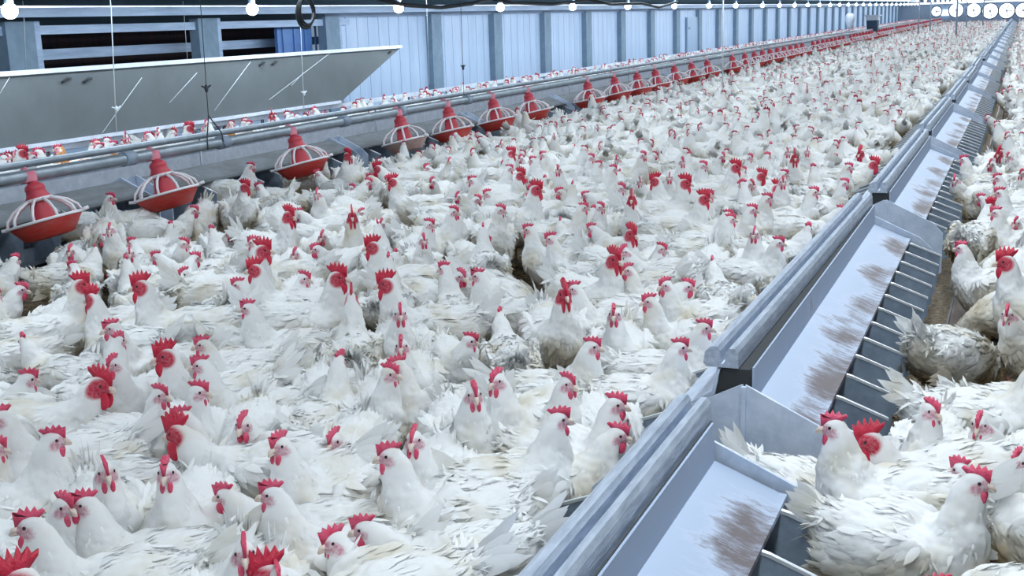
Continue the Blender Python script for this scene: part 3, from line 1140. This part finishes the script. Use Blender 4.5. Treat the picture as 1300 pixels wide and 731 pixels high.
    for i in range(nsp):
        a = i / (nsp - 1)
        x = .034 - a * .052 * (1.12 if rooster else 1)
        hgt = (.018 + .014 * math.sin(math.pi * (a * .9 + .08))) * k
        xb = x - .003
        pts.append((x + .001 - a * .010 * k, .018 + hgt))
        if i < nsp - 1:
            pts.append((x - .0055 - a * .008 * k, .018 + hgt * .48))
    pts.append((-.030 * (1.1 if rooster else 1), .020 + .010 * k))
    pts.append((-.018, .018))
    for sgn in (0,):
        A = [bm.verts.new(hp(x, -.0030 + lean * max(0, z - .02), z)) for x, z in pts]
        B = [bm.verts.new(hp(x, .0030 + lean * max(0, z - .02), z)) for x, z in pts]
        bot = [(.034, .004), (.02, .016), (0, .02), (-.018, .018)]
        n_ = len(pts)
        cA = bm.verts.new(hp(.004, -.0055, .024))
        cB = bm.verts.new(hp(.004, .0055, .024))
        for i in range(n_):
            bm.faces.new((A[i], A[(i + 1) % n_], cA))
            bm.faces.new((B[(i + 1) % n_], B[i], cB))
            bm.faces.new((A[i], B[i], B[(i + 1) % n_], A[(i + 1) % n_]))
    cm = M['rcomb'] if rooster else M['comb']
    link_mesh('comb', bm, cm, root, True)
    for s in (-1, 1):
        bm = bmesh.new()
        wl = .027 if rooster else .017
        ellipsoid(bm, hp(.020, s * .009, -.020 - wl * .62), (.0135 * (1.3 if rooster else 1), .007, wl), q, 10)
        link_mesh('wattle', bm, cm, root, True)
        bm = bmesh.new()
        ellipsoid(bm, hp(.013, s * .0172, .004), (.0042, .0028, .0042), q, 8)
        link_mesh('eye', bm, M['eye'], root, True)
    bm = bmesh.new()
    tube(bm, [hp(.028, 0, -.002), hp(.040, 0, -.004), hp(.049, 0, -.012)], [.0085, .006, .0012], 8)
    tube(bm, [hp(.028, 0, -.010), hp(.042, 0, -.012), hp(.048, 0, -.014)], [.006, .004, .001], 8)
    link_mesh('beak', bm, M['beak'], root, True)
    return root


PROTO = {}
NV = 0
for i, (ps, k) in enumerate((('up', 0), ('up', 1), ('upturn', 0), ('mid', 0), ('mid', 1), ('midturn', 0), ('low', 0), ('low', 1), ('rest', 0))):
    PROTO.setdefault(('h', ps), []).append(make_bird(ps, False, i + 1, tail=random.uniform(.8, 1.1)))
for i, ps in enumerate(('up', 'upturn', 'mid', 'rest')):
    PROTO.setdefault(('r', ps), []).append(make_bird(ps, True, i + 30))
for i, ps in enumerate(('up', 'midturn')):
    PROTO.setdefault(('g', ps), []).append(make_bird(ps, False, i + 50, ginger=True))
USED = set()


def place_bird(kind, pose, x, y, yaw, scale=1.0, z=0, flip=False):
    lst = PROTO.get((kind, pose)) or PROTO[(kind, 'up')]
    src = random.choice(lst)
    if id(src) in USED:
        o = dup(src)
    else:
        USED.add(id(src))
        o = src
    o.location = (x, y, z)
    o.rotation_euler = (0, 0, yaw)
    o.scale = (scale, scale, scale)
    return o


# birds read off the photograph: comb position, kind, facing, pose
BIRDS = """
310 229 r F u;317 204 h R u;145 242 h FR u;131 260 h FL m;75 313 h R m;160 323 h B u;100 350 r R u;215 345 r L u;277 357 h L u;232 300 h F m;262 290 h F m
277 257 h R m;135 346 h F l;25 357 h R m;322 297 h L u;411 192 h R u;441 190 r F u;480 206 r L m;499 222 r L u;549 223 h F m;571 198 h F m
591 219 h L u;648 187 r R u;366 264 r FR u;437 266 r F u;419 290 h F m;500 291 h B u;571 263 h FR u;547 274 h F u;600 259 h F u;596 243 h F m;629 258 h F u
602 283 h B u;565 294 h F u;340 307 r R u;375 314 h F m;455 308 h B u;491 303 r L u;535 315 h BR m;427 340 r R u;491 348 r L u;578 331 h B u;600 343 h L u
641 333 h FR m;328 345 r L u;355 358 h F m;648 286 h L u;661 194 h F m;690 190 h L u;709 208 h F u;750 193 h F u;659 215 r FR u;666 233 h F m;680 231 r R u
711 236 h FL m;731 233 h B u;752 250 h R u;766 253 h F u;781 260 h R m;794 232 h F u;802 243 r F u;812 223 h FL m;816 190 h FR u;834 221 r L u;842 238 h R u;852 217 h F u
867 225 r R u;869 198 h F u;889 202 h F u;931 204 r R u;952 193 h F u;947 226 h B u;966 215 r R m;970 245 h R u;950 258 h R u;905 244 r R u;895 263 h R u;928 268 h R u
965 288 h F u;786 278 h L m;801 287 r FR u;779 318 r FR u;766 305 h L m;824 308 h F m;780 343 h FL u;836 338 h FL u;896 348 h R m;886 328 h B m;716 361 r F u
686 355 h L u;711 275 h B m;1009 192 r F u;1034 185 h F u;1000 222 h F u;984 230 r R m;1029 235 h R u;1065 225 h R u;1085 193 h F m;1109 200 r R m;1129 188 r F m;1111 218 h L m
1065 260 h R m;1015 283 h R m;986 295 h R u;1225 195 h L u;1240 200 h F m;1269 187 r F m;1270 237 h L u;1247 244 h L m;1237 259 h L u;1262 254 r B m
1222 305 h L u;1279 320 r L u;1292 274 h F m;160 375 r BL u;32 468 h FR m;125 473 r R m;150 478 h FL u;103 516 h R u;134 521 h F u;192 498 h FR u;207 491 h F u
210 438 r L u;216 398 h L u;247 427 h L m;295 381 h L u;295 410 h L u;312 456 h L u;230 506 h L u;226 533 r L m;299 528 h F u;4 516 h L u;412 373 r B u;471 386 h F u
516 431 h F u;552 427 h F m;544 446 h L u;450 479 h F m;589 463 h F u;616 456 h FL u;621 483 h F u;553 549 h F u;467 549 h L u;780 386 h F u;870 376 h L u
886 395 h R u;750 427 h R u;746 461 h R u;707 456 h R u;695 478 h FR u;830 503 h R u;815 537 r L m;770 540 h F m;1068 526 h L u;1137 481 h R m;1225 501 h F u
1280 386 h L m;1295 478 h R u;77 603 h F m;107 574 h L m;39 648 h L u;137 640 h L m;201 603 h L u;234 622 h FR u;237 574 h F u;280 621 h L m;252 674 h F u;202 712 h F u
22 715 r L u;297 588 h F m;362 601 h L u;357 640 r L m;617 561 h R m;427 556 h F m;600 696 h L m;1227 592 h R u;1167 569 h L m;1215 560 h L m;425 440 h BR l;665 420 h R l
640 395 h BR l;690 610 h BR m;340 430 h B l;60 420 h BL m;1150 440 h BR l;1285 560 h L m;130 668 h B u;410 690 h L m;500 640 h BL m;60 690 h R m;325 560 h FL u;395 500 h BR u"""
KEY = {(1227, 592), (1068, 526), (362, 601), (467, 549), (716, 361), (830, 503), (210, 438), (310, 229), (441, 190), (491, 348), (499, 222), (779, 318), (801, 287), (100, 350), (427, 340), (226, 533), (125, 473), (695, 478), (750, 427), (780, 386), (553, 549), (621, 483), (22, 715), (39, 648), (280, 621)}
HOFF = {p: (v['head'][0], v['head'][1], v['head'][2]) for p, v in POSES.items()}
fwd0 = Vector((ray(650, 365).x, ray(650, 365).y, 0)).normalized()
FACE = {'F': 0, 'FR': 45, 'R': 90, 'BR': 135, 'B': 180, 'BL': 225, 'L': 270, 'FL': 315}   # degrees from facing the camera towards the picture's right
birds = []
for ent in BIRDS.replace('\n', ';').split(';'):
    e = ent.split()
    if len(e) < 5:
        continue
    px, py, kd, fc, po = float(e[0]), float(e[1]), e[2], e[3], e[4]
    pose = {'u': 'up', 'm': 'mid', 'l': 'low'}[po]
    if pose == 'up' and fc in ('F', 'B') and random.random() < .35:
        pose = 'upturn'
    if pose == 'mid' and random.random() < .35:
        pose = 'midturn'
    if kd == 'r' and pose in ('low', 'midturn'):
        pose = 'mid'
    sc = random.uniform(.94, 1.04) * (1.08 if kd == 'r' else 1.0)
    hx, hy, hz = HOFF[pose]
    hd = at_z(px, py + 2, (hz + .03) * sc)
    tocam = Vector((-hd.x, -hd.y, 0)).normalized()
    a = R(FACE[fc] + random.uniform(-16, 16))
    base_ang = math.atan2(tocam.y, tocam.x)
    yaw = base_ang + a                       # turning towards the picture's right
    c, s = math.cos(yaw), math.sin(yaw)
    bx_, by_ = hd.x - (hx * c - hy * s) * sc, hd.y - (hx * s + hy * c) * sc
    birds.append([kd, pose, bx_, by_, yaw, sc, fc, 1, (int(px), int(py)) in KEY])
# fill between them
BARE = [at_z(*p, 0) for p in ((578, 400), (300, 305), (505, 694), (395, 282), (40, 388), (668, 352), (480, 262), (745, 190), (610, 205), (440, 452), (820, 178), (240, 330), (520, 300), (1215, 470), (1190, 530))]


def bare(x, y, w_=.21):
    for b in BARE:
        t = Vector((-b.x, -b.y))
        t.normalize()
        dx, dy = x - b.x, y - b.y
        al = dx * t.x + dy * t.y
        la = abs(dx * t.y - dy * t.x)
        D = math.hypot(b.x, b.y)
        if -.2 < al < .2 * D + .1 and la < w_ - .05 * min(1, max(0, al)):
            return True
    return False


def allowed(x, y):
    if -5.15 < x < -1.22:
        return True
    return -.06 < x < .9


def in_view(x, y, m=45):
    best = False
    for z in (.1, .42):
        u, v = proj((x, y, z))
        if -m < u < 1300 + m * .3 and v < 731 + m * 1.6:
            best = True
    return best and y > .5


def clash(x, y, yaw, lst, dmin=.205):
    c, s = math.cos(yaw), math.sin(yaw)
    pts = [(x + c * .085, y + s * .085), (x - c * .085, y - s * .085)]
    for b in lst:
        if abs(b[2] - x) > .45 or abs(b[3] - y) > .45:
            continue
        c2, s2 = math.cos(b[4]), math.sin(b[4])
        for qx, qy in ((b[2] + c2 * .085, b[3] + s2 * .085), (b[2] - c2 * .085, b[3] - s2 * .085)):
            for p in pts:
                if (p[0] - qx) ** 2 + (p[1] - qy) ** 2 < dmin * dmin:
                    return True
    return False


# ease the read-off birds apart
for it in range(50):
    moved = False
    for i in range(len(birds)):
        for j in range(i + 1, len(birds)):
            A, B = birds[i], birds[j]
            if abs(A[2] - B[2]) > .42 or abs(A[3] - B[3]) > .42:
                continue
            best, bv = 9, None
            for sa in (.085, -.085):
                for sb in (.085, -.085):
                    d = Vector((A[2] + math.cos(A[4]) * sa - B[2] - math.cos(B[4]) * sb, A[3] + math.sin(A[4]) * sa - B[3] - math.sin(B[4]) * sb))
                    if d.length < best:
                        best, bv = d.length, d
            if best < .19:
                d = (bv.normalized() if best > 1e-4 else Vector((1, 0))) * (.19 - best) * .5
                if A[8] != B[8]:
                    d = d * 2
                if not A[8] or B[8]:
                    A[2] += d.x
                    A[3] += d.y
                if not B[8] or A[8]:
                    B[2] -= d.x
                    B[3] -= d.y
                moved = True
    for b in birds:
        if not b[8]:
            for g in BARE:
                g = Vector((g.x, g.y))
                t = (-g).normalized()
                dx, dy = b[2] - g.x, b[3] - g.y
                al, la = dx * t.x + dy * t.y, dx * t.y - dy * t.x
                if -.12 < al < .17 * g.length_squared ** .5 and abs(la) < .18:
                    k = (.18 - abs(la)) * (1 if la > 0 else -1)
                    b[2] += t.y * k
                    b[3] -= t.x * k
        if b[2] < -.7 and b[2] > -1.16 and b[3] < 3.2:
            b[2] = -1.16
        elif b[2] < -.69 and b[2] > -1.13:
            b[2] = -1.13
        if -.69 <= b[2] < -.16:
            b[2] = -.17 if not b[8] else -.21
    if not moved:
        break

birds.append(['h', 'low', -.46, 3.07, .1, .92, '', 1, True])
NEAR_TOTAL = 292
cands = []
rnd = random.Random(11)
for _ in range(60000):
    reg = rnd.random()
    if reg < .93:
        x, y = rnd.uniform(-5.15, -1.2), rnd.uniform(.8, 12)
    else:
        x, y = rnd.uniform(-.05, .5), rnd.uniform(1.2, 12)
    if not in_view(x, y):
        continue
    if bare(x, y):
        continue
    cands.append((x, y))
LIM = 9.2
grid = list(birds)
fills = []
heads = []
for b in birds:
    hx, hy, hz = HOFF[b[1]]
    c, s_ = math.cos(b[4]), math.sin(b[4])
    w_ = (b[2] + (hx * c - hy * s_) * b[5], b[3] + (hx * s_ + hy * c) * b[5], hz * b[5])
    heads.append((*proj(w_), math.hypot(w_[0], w_[1])))


def hides(x, y, yaw, pose):
    D = math.hypot(x, y)
    for k, z, r in ((-.2, .36, .06), (-.1, .27, .11), (0, .24, .12), (.1, .25, .11), (.17, .38 if pose in ('up', 'upturn') else .3, .05)):
        u, v = proj((x + math.cos(yaw) * k, y + math.sin(yaw) * k, z))
        rr = (r + .025) * FOC / math.hypot(D, 1.2)
        for hu, hv, hd in heads:
            if hd > D - .05 and (u - hu) ** 2 + (v - hv) ** 2 < rr * rr:
                return True
    return False


for x, y in cands:
    if y > LIM + 3:
        continue
    yaw = rnd.uniform(0, 2 * math.pi)
    if clash(x, y, yaw, grid, .20):
        continue
    if y < 6 and hides(x, y, yaw, 'low'):
        continue
    pose = rnd.choice(['mid', 'midturn', 'up', 'low', 'rest', 'mid', 'low', 'upturn'])
    if y < 4.2 and rnd.random() < .55:
        pose = rnd.choice(['mid', 'up', 'midturn', 'upturn'])
    b = ['h', pose, x, y, yaw, rnd.uniform(.9, 1.02), '', 0]
    grid.append(b)
    fills.append(b)
fills.sort(key=lambda b: b[2] ** 2 + b[3] ** 2)
nfill = NEAR_TOTAL - len(birds)
near = birds + fills[:max(0, nfill)]
overflow = fills[max(0, nfill):]
print('BIRDS read', len(birds), 'fill', nfill, 'overflow', len(overflow), 'max y', max(b[3] for b in near))

# birds perched behind the pans, beyond the feed tube (a few ginger-and-white)
for px, py, kd, fc in ((10, 208, 'r', 'R'), (25, 205, 'h', 'R'), (66, 205, 'h', 'L'), (92, 190, 'g', 'B'), (110, 186, 'h', 'R'), (127, 184, 'h', 'R'), (150, 180, 'h', 'F'), (141, 196, 'g', 'L'), (170, 178, 'h', 'F'),
                       (205, 172, 'h', 'L'), (222, 170, 'r', 'R'), (246, 165, 'h', 'F'), (280, 158, 'g', 'F'), (300, 160, 'h', 'R'), (335, 148, 'r', 'F'), (382, 142, 'h', 'F'), (415, 138, 'h', 'L'), (95, 232, 'g', 'L')):
    X = -6.62 if py < 210 or py > 225 else -6.62
    d = at_z(px, py, .67)
    X = max(-6.85, min(-6.6, d.x))
    p = at_x(px, py, X)
    sc = 1.1 if kd == 'r' else 1.0
    tocam = Vector((-p.x, -p.y, 0)).normalized()
    yaw = math.atan2(tocam.y, tocam.x) + R(FACE[fc])
    c, s = math.cos(yaw), math.sin(yaw)
    birds_xy = (p.x - .16 * c * 0, p.y - .16 * s)
    near.append([kd, 'up', birds_xy[0], birds_xy[1], yaw, sc, fc, 2])

WORD = {'F': 'facing the camera', 'FR': 'facing forward right', 'R': 'facing right', 'BR': 'turned back right', 'B': 'facing away', 'BL': 'turned back left', 'L': 'facing left', 'FL': 'facing forward left'}
POSEW = {'up': 'neck upright', 'upturn': 'head turned sideways', 'mid': 'neck half raised', 'midturn': 'head turned aside', 'low': 'head lowered to the litter', 'rest': 'crouched low'}
pans_px = [(proj((TX, y, .43)), (names + more)[i]) for i, y in enumerate(panY[:14])]
seen_lab = {}
for b in near:
    kd, pose, x, y, yaw, sc, fc, src = b[:8]
    z0 = .20 if src == 2 else 0
    o = place_bird(kd, pose, x, y, yaw, sc, z0)
    hx, hy, hz = HOFF[pose if (kd, pose) in PROTO else 'up']
    c, s = math.cos(yaw), math.sin(yaw)
    hw = Vector((x + (hx * c - hy * s) * sc, y + (hx * s + hy * c) * sc, hz * sc + z0))
    u, v = proj(hw)
    bu, bv = proj((x, y, .25 * sc + z0))
    a = math.degrees(yaw - math.atan2(-y, -x)) % 360
    key = min(FACE, key=lambda k: min(abs(FACE[k] - a), 360 - abs(FACE[k] - a)))
    kind = {'h': 'white hen', 'r': 'rooster with tall red comb', 'g': 'ginger and white hen'}[kd]
    where = None
    for (pp, nm) in pans_px:
        if src != 2 and 8 < bv - pp[1] < 60 and abs(bu - pp[0]) < 34 and x < -4.4:
            where = 'below the %s feeder pan' % nm
            break
    if src == 2:
        where = 'behind the feed tube'
    elif where is None and x > -.4:
        where = 'right of the trough'
    elif where is None and x > -1.45:
        where = 'against the trough'
    cx, cy = round(max(0, min(1300, bu)) / 13), round(max(0, min(731, bv)) / 7.31)
    pl_ = '%d%% across, %d%% down' % (cx, cy)
    bits = kind + ', ' + POSEW[pose] + ', '
    lab = bits + (where if where else WORD[key]) + ', ' + pl_
    if len(lab.split()) > 16:
        lab = kind + ', ' + (where if where else WORD[key]) + ', ' + pl_
    if lab in seen_lab:
        lab = kind + ' ' + WORD[key] + ', ' + (where + ', ' if where else '') + pl_
    if lab in seen_lab:
        lab = '%s, tail nearest the next bird, %d%% across, %d%% down' % (kind, cx, cy)
    seen_lab[lab] = 1
    if cx <= 0 or cx >= 100 or cy >= 100:
        lab = lab.replace('0% across', 'left edge').replace('100% across', 'right edge') if cx in (0, 100) else lab
    tag(o, lab, 'rooster' if kd == 'r' else 'hen', 'white breeder chickens crowding the litter floor' if src != 2 else 'chickens behind the feed tube')
for lst in PROTO.values():
    for s_ in lst:
        if id(s_) not in USED:
            for c in list(s_.children):
                bpy.data.objects.remove(c)
            bpy.data.objects.remove(s_)


# ------------------------------------------------------------------ the rest of the flock: one object
def lod_bird(pose, rooster, seed, feathers=26):
    rnd = random.Random(seed)
    P = POSES[pose]
    st = [np.array(s, float) for s in P['sp']]
    V, Fc, Mi = [], [], []

    def add(vs, fs, mi):
        b = len(V)
        V.extend(tuple(v) for v in vs)
        for f in fs:
            Fc.append([b + i for i in f])
            Mi.append(mi)
    N = 9
    vs = []
    for i, s in enumerate(st):
        t = Vector((st[min(i + 1, len(st) - 1)] - st[max(i - 1, 0)])[:3]).normalized()
        n_ = t.cross(Vector((0, 1, 0))).normalized()
        side = n_.cross(t)
        for k in range(N):
            a = 2 * math.pi * k / N
            f_ = rnd.uniform(.92, 1.12)
            vs.append(Vector(s[:3]) + side * (math.cos(a) * s[3] * f_) + n_ * (math.sin(a) * s[4] * f_))
    fs = [(i * N + k, i * N + (k + 1) % N, (i + 1) * N + (k + 1) % N, (i + 1) * N + k) for i in range(len(st) - 1) for k in range(N)]
    add(vs, fs, 0)
    H, q = head_frame(P)

    def ell(c, s, mi, rot=None, seg=6):
        b = bmesh.new()
        ellipsoid(b, c, s, rot, seg)
        b.verts.index_update()
        add([v.co.copy() for v in b.verts], [[v.index for v in f.verts] for f in b.faces], mi)
        b.free()
    ell(H, (.030, .021, .024), 0, q)
    ell(H + q @ Vector((.016, 0, -.006)), (.022, .018, .017), 1, q)
    k = 1.2 if rooster else .7
    cp = [(.036, .0), (.030, .018 + .020 * k), (.020, .026), (.010, .018 + .028 * k), (0, .028), (-.012, .018 + .026 * k), (-.018, .028), (-.030, .018 + .016 * k), (-.02, .014)]
    vs = [H + q @ Vector((x, -.004, z)) for x, z in cp] + [H + q @ Vector((x, .004, z)) for x, z in cp]
    n_ = len(cp)
    add(vs, [list(range(n_)), list(range(n_, 2 * n_))[::-1]] + [(i, (i + 1) % n_, n_ + (i + 1) % n_, n_ + i) for i in range(n_)], 2 if not rooster else 3)
    wl = .028 if rooster else .014
    ell(H + q @ Vector((.022, 0, -.018 - wl * .6)), (.010, .010, wl), 2 if not rooster else 3, q)
    add([H + q @ Vector(c) for c in ((.032, .006, 0), (.032, -.006, 0), (.055, 0, -.010), (.032, 0, -.012))], [(0, 1, 2), (1, 3, 2), (3, 0, 2)], 4)
    tb = Vector(st[0][:3])
    for j in range(9):
        u = (j / 8) * 2 - 1
        ang = R({'low': 60, 'rest': 34}.get(pose, 50) - abs(u) * 30 + rnd.uniform(-8, 8))
        d = Vector((-math.cos(ang), u * .45, math.sin(ang))).normalized()
        sd = Vector((.5, .6, .5)).cross(d).normalized()
        ln = rnd.uniform(.06, .11)
        add([tb - sd * .012 + Vector((.03, u * .02, 0)), tb + sd * .012 + Vector((.03, u * .02, 0)), tb + d * ln * .7 + sd * .017, tb + d * ln, tb + d * ln * .7 - sd * .017], [(0, 1, 2, 3, 4)], 0)
    for s in (-1, 1):
        ell((-.03, s * .092, .26 - (.085 if pose == 'rest' else 0)), (.13, .03, .068), 0, Matrix.Rotation(R(-12), 3, 'Y'), 8)
        if pose != 'rest':
            add([(0, s * .055 - .008, .14), (0, s * .055 + .008, .14), (.0, s * .055 + .006, 0), (0, s * .055 - .006, 0), (.016, s * .055, .14), (.012, s * .055, 0)], [(0, 1, 2, 3), (0, 4, 5, 3), (1, 4, 5, 2)], 5)
    for j in range(feathers):
        i = rnd.randrange(1, 7)
        s = st[i]
        a = rnd.uniform(-.3, math.pi + .3)
        t = Vector((st[i + 1] - st[i - 1])[:3]).normalized()
        n_ = t.cross(Vector((0, 1, 0))).normalized()
        side = n_.cross(t)
        nn = (side * math.cos(a) + n_ * math.sin(a) * 1.0).normalized()
        if nn.z < -.4:
            nn = -nn
        c = Vector(s[:3]) + side * (math.cos(a) * s[3]) + n_ * (math.sin(a) * s[4])
        d = (-t + nn * rnd.uniform(.2, .7)).normalized()
        sd = d.cross(nn).normalized()
        ln = rnd.uniform(.035, .06)
        add([c - sd * .012, c + sd * .012, c + d * ln * .6 + sd * .014, c + d * ln, c + d * ln * .6 - sd * .014], [(0, 1, 2, 3, 4)], 0)
    return np.array(V, dtype=np.float64), Fc, np.array(Mi)


def build_flock(name, items, mats, lods):
    vs, loops, starts, totals, mis = [], [], [], [], []
    vo = lo = 0
    prep = {}
    for key, (V, Fc, Mi) in lods.items():
        fl = np.concatenate([np.array(f) for f in Fc])
        tot = np.array([len(f) for f in Fc])
        prep[key] = (V, fl, tot, np.concatenate([[0], np.cumsum(tot)[:-1]]), Mi)
    for key, x, y, z, yaw, sc in items:
        V, fl, tot, stt, Mi = prep[key]
        c, s = math.cos(yaw) * sc, math.sin(yaw) * sc
        W = np.empty_like(V)
        W[:, 0] = x + V[:, 0] * c - V[:, 1] * s
        W[:, 1] = y + V[:, 0] * s + V[:, 1] * c
        W[:, 2] = z + V[:, 2] * sc
        vs.append(W)
        loops.append(fl + vo)
        starts.append(stt + lo)
        totals.append(tot)
        mis.append(Mi)
        vo += len(V)
        lo += len(fl)
    me = bpy.data.meshes.new(name)
    VV = np.concatenate(vs)
    LL = np.concatenate(loops)
    SS = np.concatenate(starts)
    MM = np.concatenate(mis)
    me.vertices.add(len(VV))
    me.vertices.foreach_set('co', VV.ravel())
    me.loops.add(len(LL))
    me.loops.foreach_set('vertex_index', LL.astype(np.int32))
    me.polygons.add(len(SS))
    me.polygons.foreach_set('loop_start', SS.astype(np.int32))
    me.polygons.foreach_set('material_index', MM.astype(np.int32))
    me.polygons.foreach_set('use_smooth', np.ones(len(SS), dtype=bool))
    for m_ in mats:
        me.materials.append(m_)
    me.update(calc_edges=True)
    me.validate()
    o = bpy.data.objects.new(name, me)
    COL.objects.link(o)
    return o


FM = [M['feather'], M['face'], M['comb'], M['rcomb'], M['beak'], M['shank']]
LOD = {}
for i, ps in enumerate(('up', 'low', 'upturn', 'mid', 'midturn', 'low', 'rest', 'low', 'mid', 'low')):
    LOD[('h', i)] = lod_bird(ps, False, 100 + i, 34)
for i, ps in enumerate(('up', 'upturn', 'up')):
    LOD[('r', i)] = lod_bird(ps, True, 200 + i, 34)
hk = [k for k in LOD if k[0] == 'h']
rk = [k for k in LOD if k[0] == 'r']
items = []
pm = {'up': 0, 'mid': 3, 'low': 5, 'rest': 6, 'midturn': 4, 'upturn': 2}
for b in overflow:
    items.append((('h', pm[b[1]]), b[2], b[3], 0, b[4], b[5]))
cell = {}


def cput(x, y):
    cell.setdefault((int(x // .4), int(y // .4)), []).append((x, y))


def cnear(x, y, d):
    i, j = int(x // .4), int(y // .4)
    for a in (-1, 0, 1):
        for b in (-1, 0, 1):
            for p in cell.get((i + a, j + b), ()):
                if (p[0] - x) ** 2 + (p[1] - y) ** 2 < d * d:
                    return True
    return False


for b in near + overflow:
    cput(b[2], b[3])
rnd = random.Random(5)
for _ in range(60000):
    x = rnd.uniform(-5.2, -1.10) if rnd.random() < .7 else rnd.uniform(-.10, 1.5)
    y = rnd.uniform(9.4, 92)
    if y < 14 and any((x - b.x) ** 2 + (y - b.y) ** 2 < .3 ** 2 for b in BARE):
        continue
    if y < 12.2 and x > -1:
        pass
    if not in_view(x, y):
        continue
    d = .285 if y < 25 else .31
    if cnear(x, y, d):
        continue
    cput(x, y)
    key = rnd.choice(rk) if rnd.random() < .07 else rnd.choice(hk)
    items.append((key, x, y, 0, rnd.uniform(0, 6.283), rnd.uniform(.92, 1.05) * (1.12 if key[0] == 'r' else 1)))
fl = build_flock('distant_flock', items, FM, LOD)
tag(fl, 'countless white chickens filling the litter floor into the far distance', 'chickens', kind='stuff')
print('FLOCK', len(items), len(fl.data.vertices))
# neighbours beyond the feed line
items = []
cell.clear()
for b in near:
    if b[7] == 2:
        cput(b[2], b[3])
for _ in range(30000):
    u_ = rnd.random()
    x = rnd.uniform(-7.9, -7.45) if u_ < .2 else rnd.uniform(-7.0, -6.56)
    y = rnd.uniform(5, 90)
    if cnear(x, y, .205):
        continue
    cput(x, y)
    key = rnd.choice(rk) if rnd.random() < .35 else ('h', rnd.choice((0, 2, 0, 2, 0, 3)))
    items.append((key, x, y, .20 if x > -7.2 else 0, rnd.uniform(0, 6.283), rnd.uniform(.93, 1.02)))
rear = [i for i in items if i[1] < -7.2]
items = [i for i in items if i[1] >= -7.2]
fr_ = build_flock('wall_side_flock', rear, FM, LOD)
tag(fr_, 'white chickens standing on the floor between the partition and the left wall', 'chickens', kind='stuff')
fl = build_flock('neighbouring_flock', items, FM, LOD)
tag(fl, 'crowd of white chickens on the raised slats beyond the feed tube', 'chickens', kind='stuff')

# ------------------------------------------------------------------ loose straw on the litter
bm = bmesh.new()
rnd = random.Random(3)
for _ in range(5200):
    if rnd.random() < .55:
        b = rnd.choice(BARE)
        x, y = b.x + rnd.gauss(0, .2), b.y + rnd.gauss(0, .2)
    else:
        x, y = rnd.uniform(-5.3, .3), rnd.uniform(1.5, 12)
    a = rnd.uniform(0, math.pi)
    l, wd = rnd.uniform(.02, .06), rnd.uniform(.0015, .004)
    c, s = math.cos(a), math.sin(a)
    z = rnd.uniform(.002, .014)
    t = rnd.uniform(-.01, .01)
    v = [bm.verts.new((x + c * p - s * r_, y + s * p + c * r_, z + (t if p > 0 else 0) + (.003 if abs(r_) < 1e-6 else 0))) for p, r_ in ((-l / 2, -wd), (l / 2, -wd), (l / 2, 0), (-l / 2, 0), (-l / 2, wd), (l / 2, wd))]
    bm.faces.new((v[0], v[1], v[2], v[3]))
    bm.faces.new((v[3], v[2], v[5], v[4]))
tag(link_mesh('loose_straw', bm, M['straw']), 'short brown straw pieces scattered over the litter between the birds', 'straw', kind='stuff')
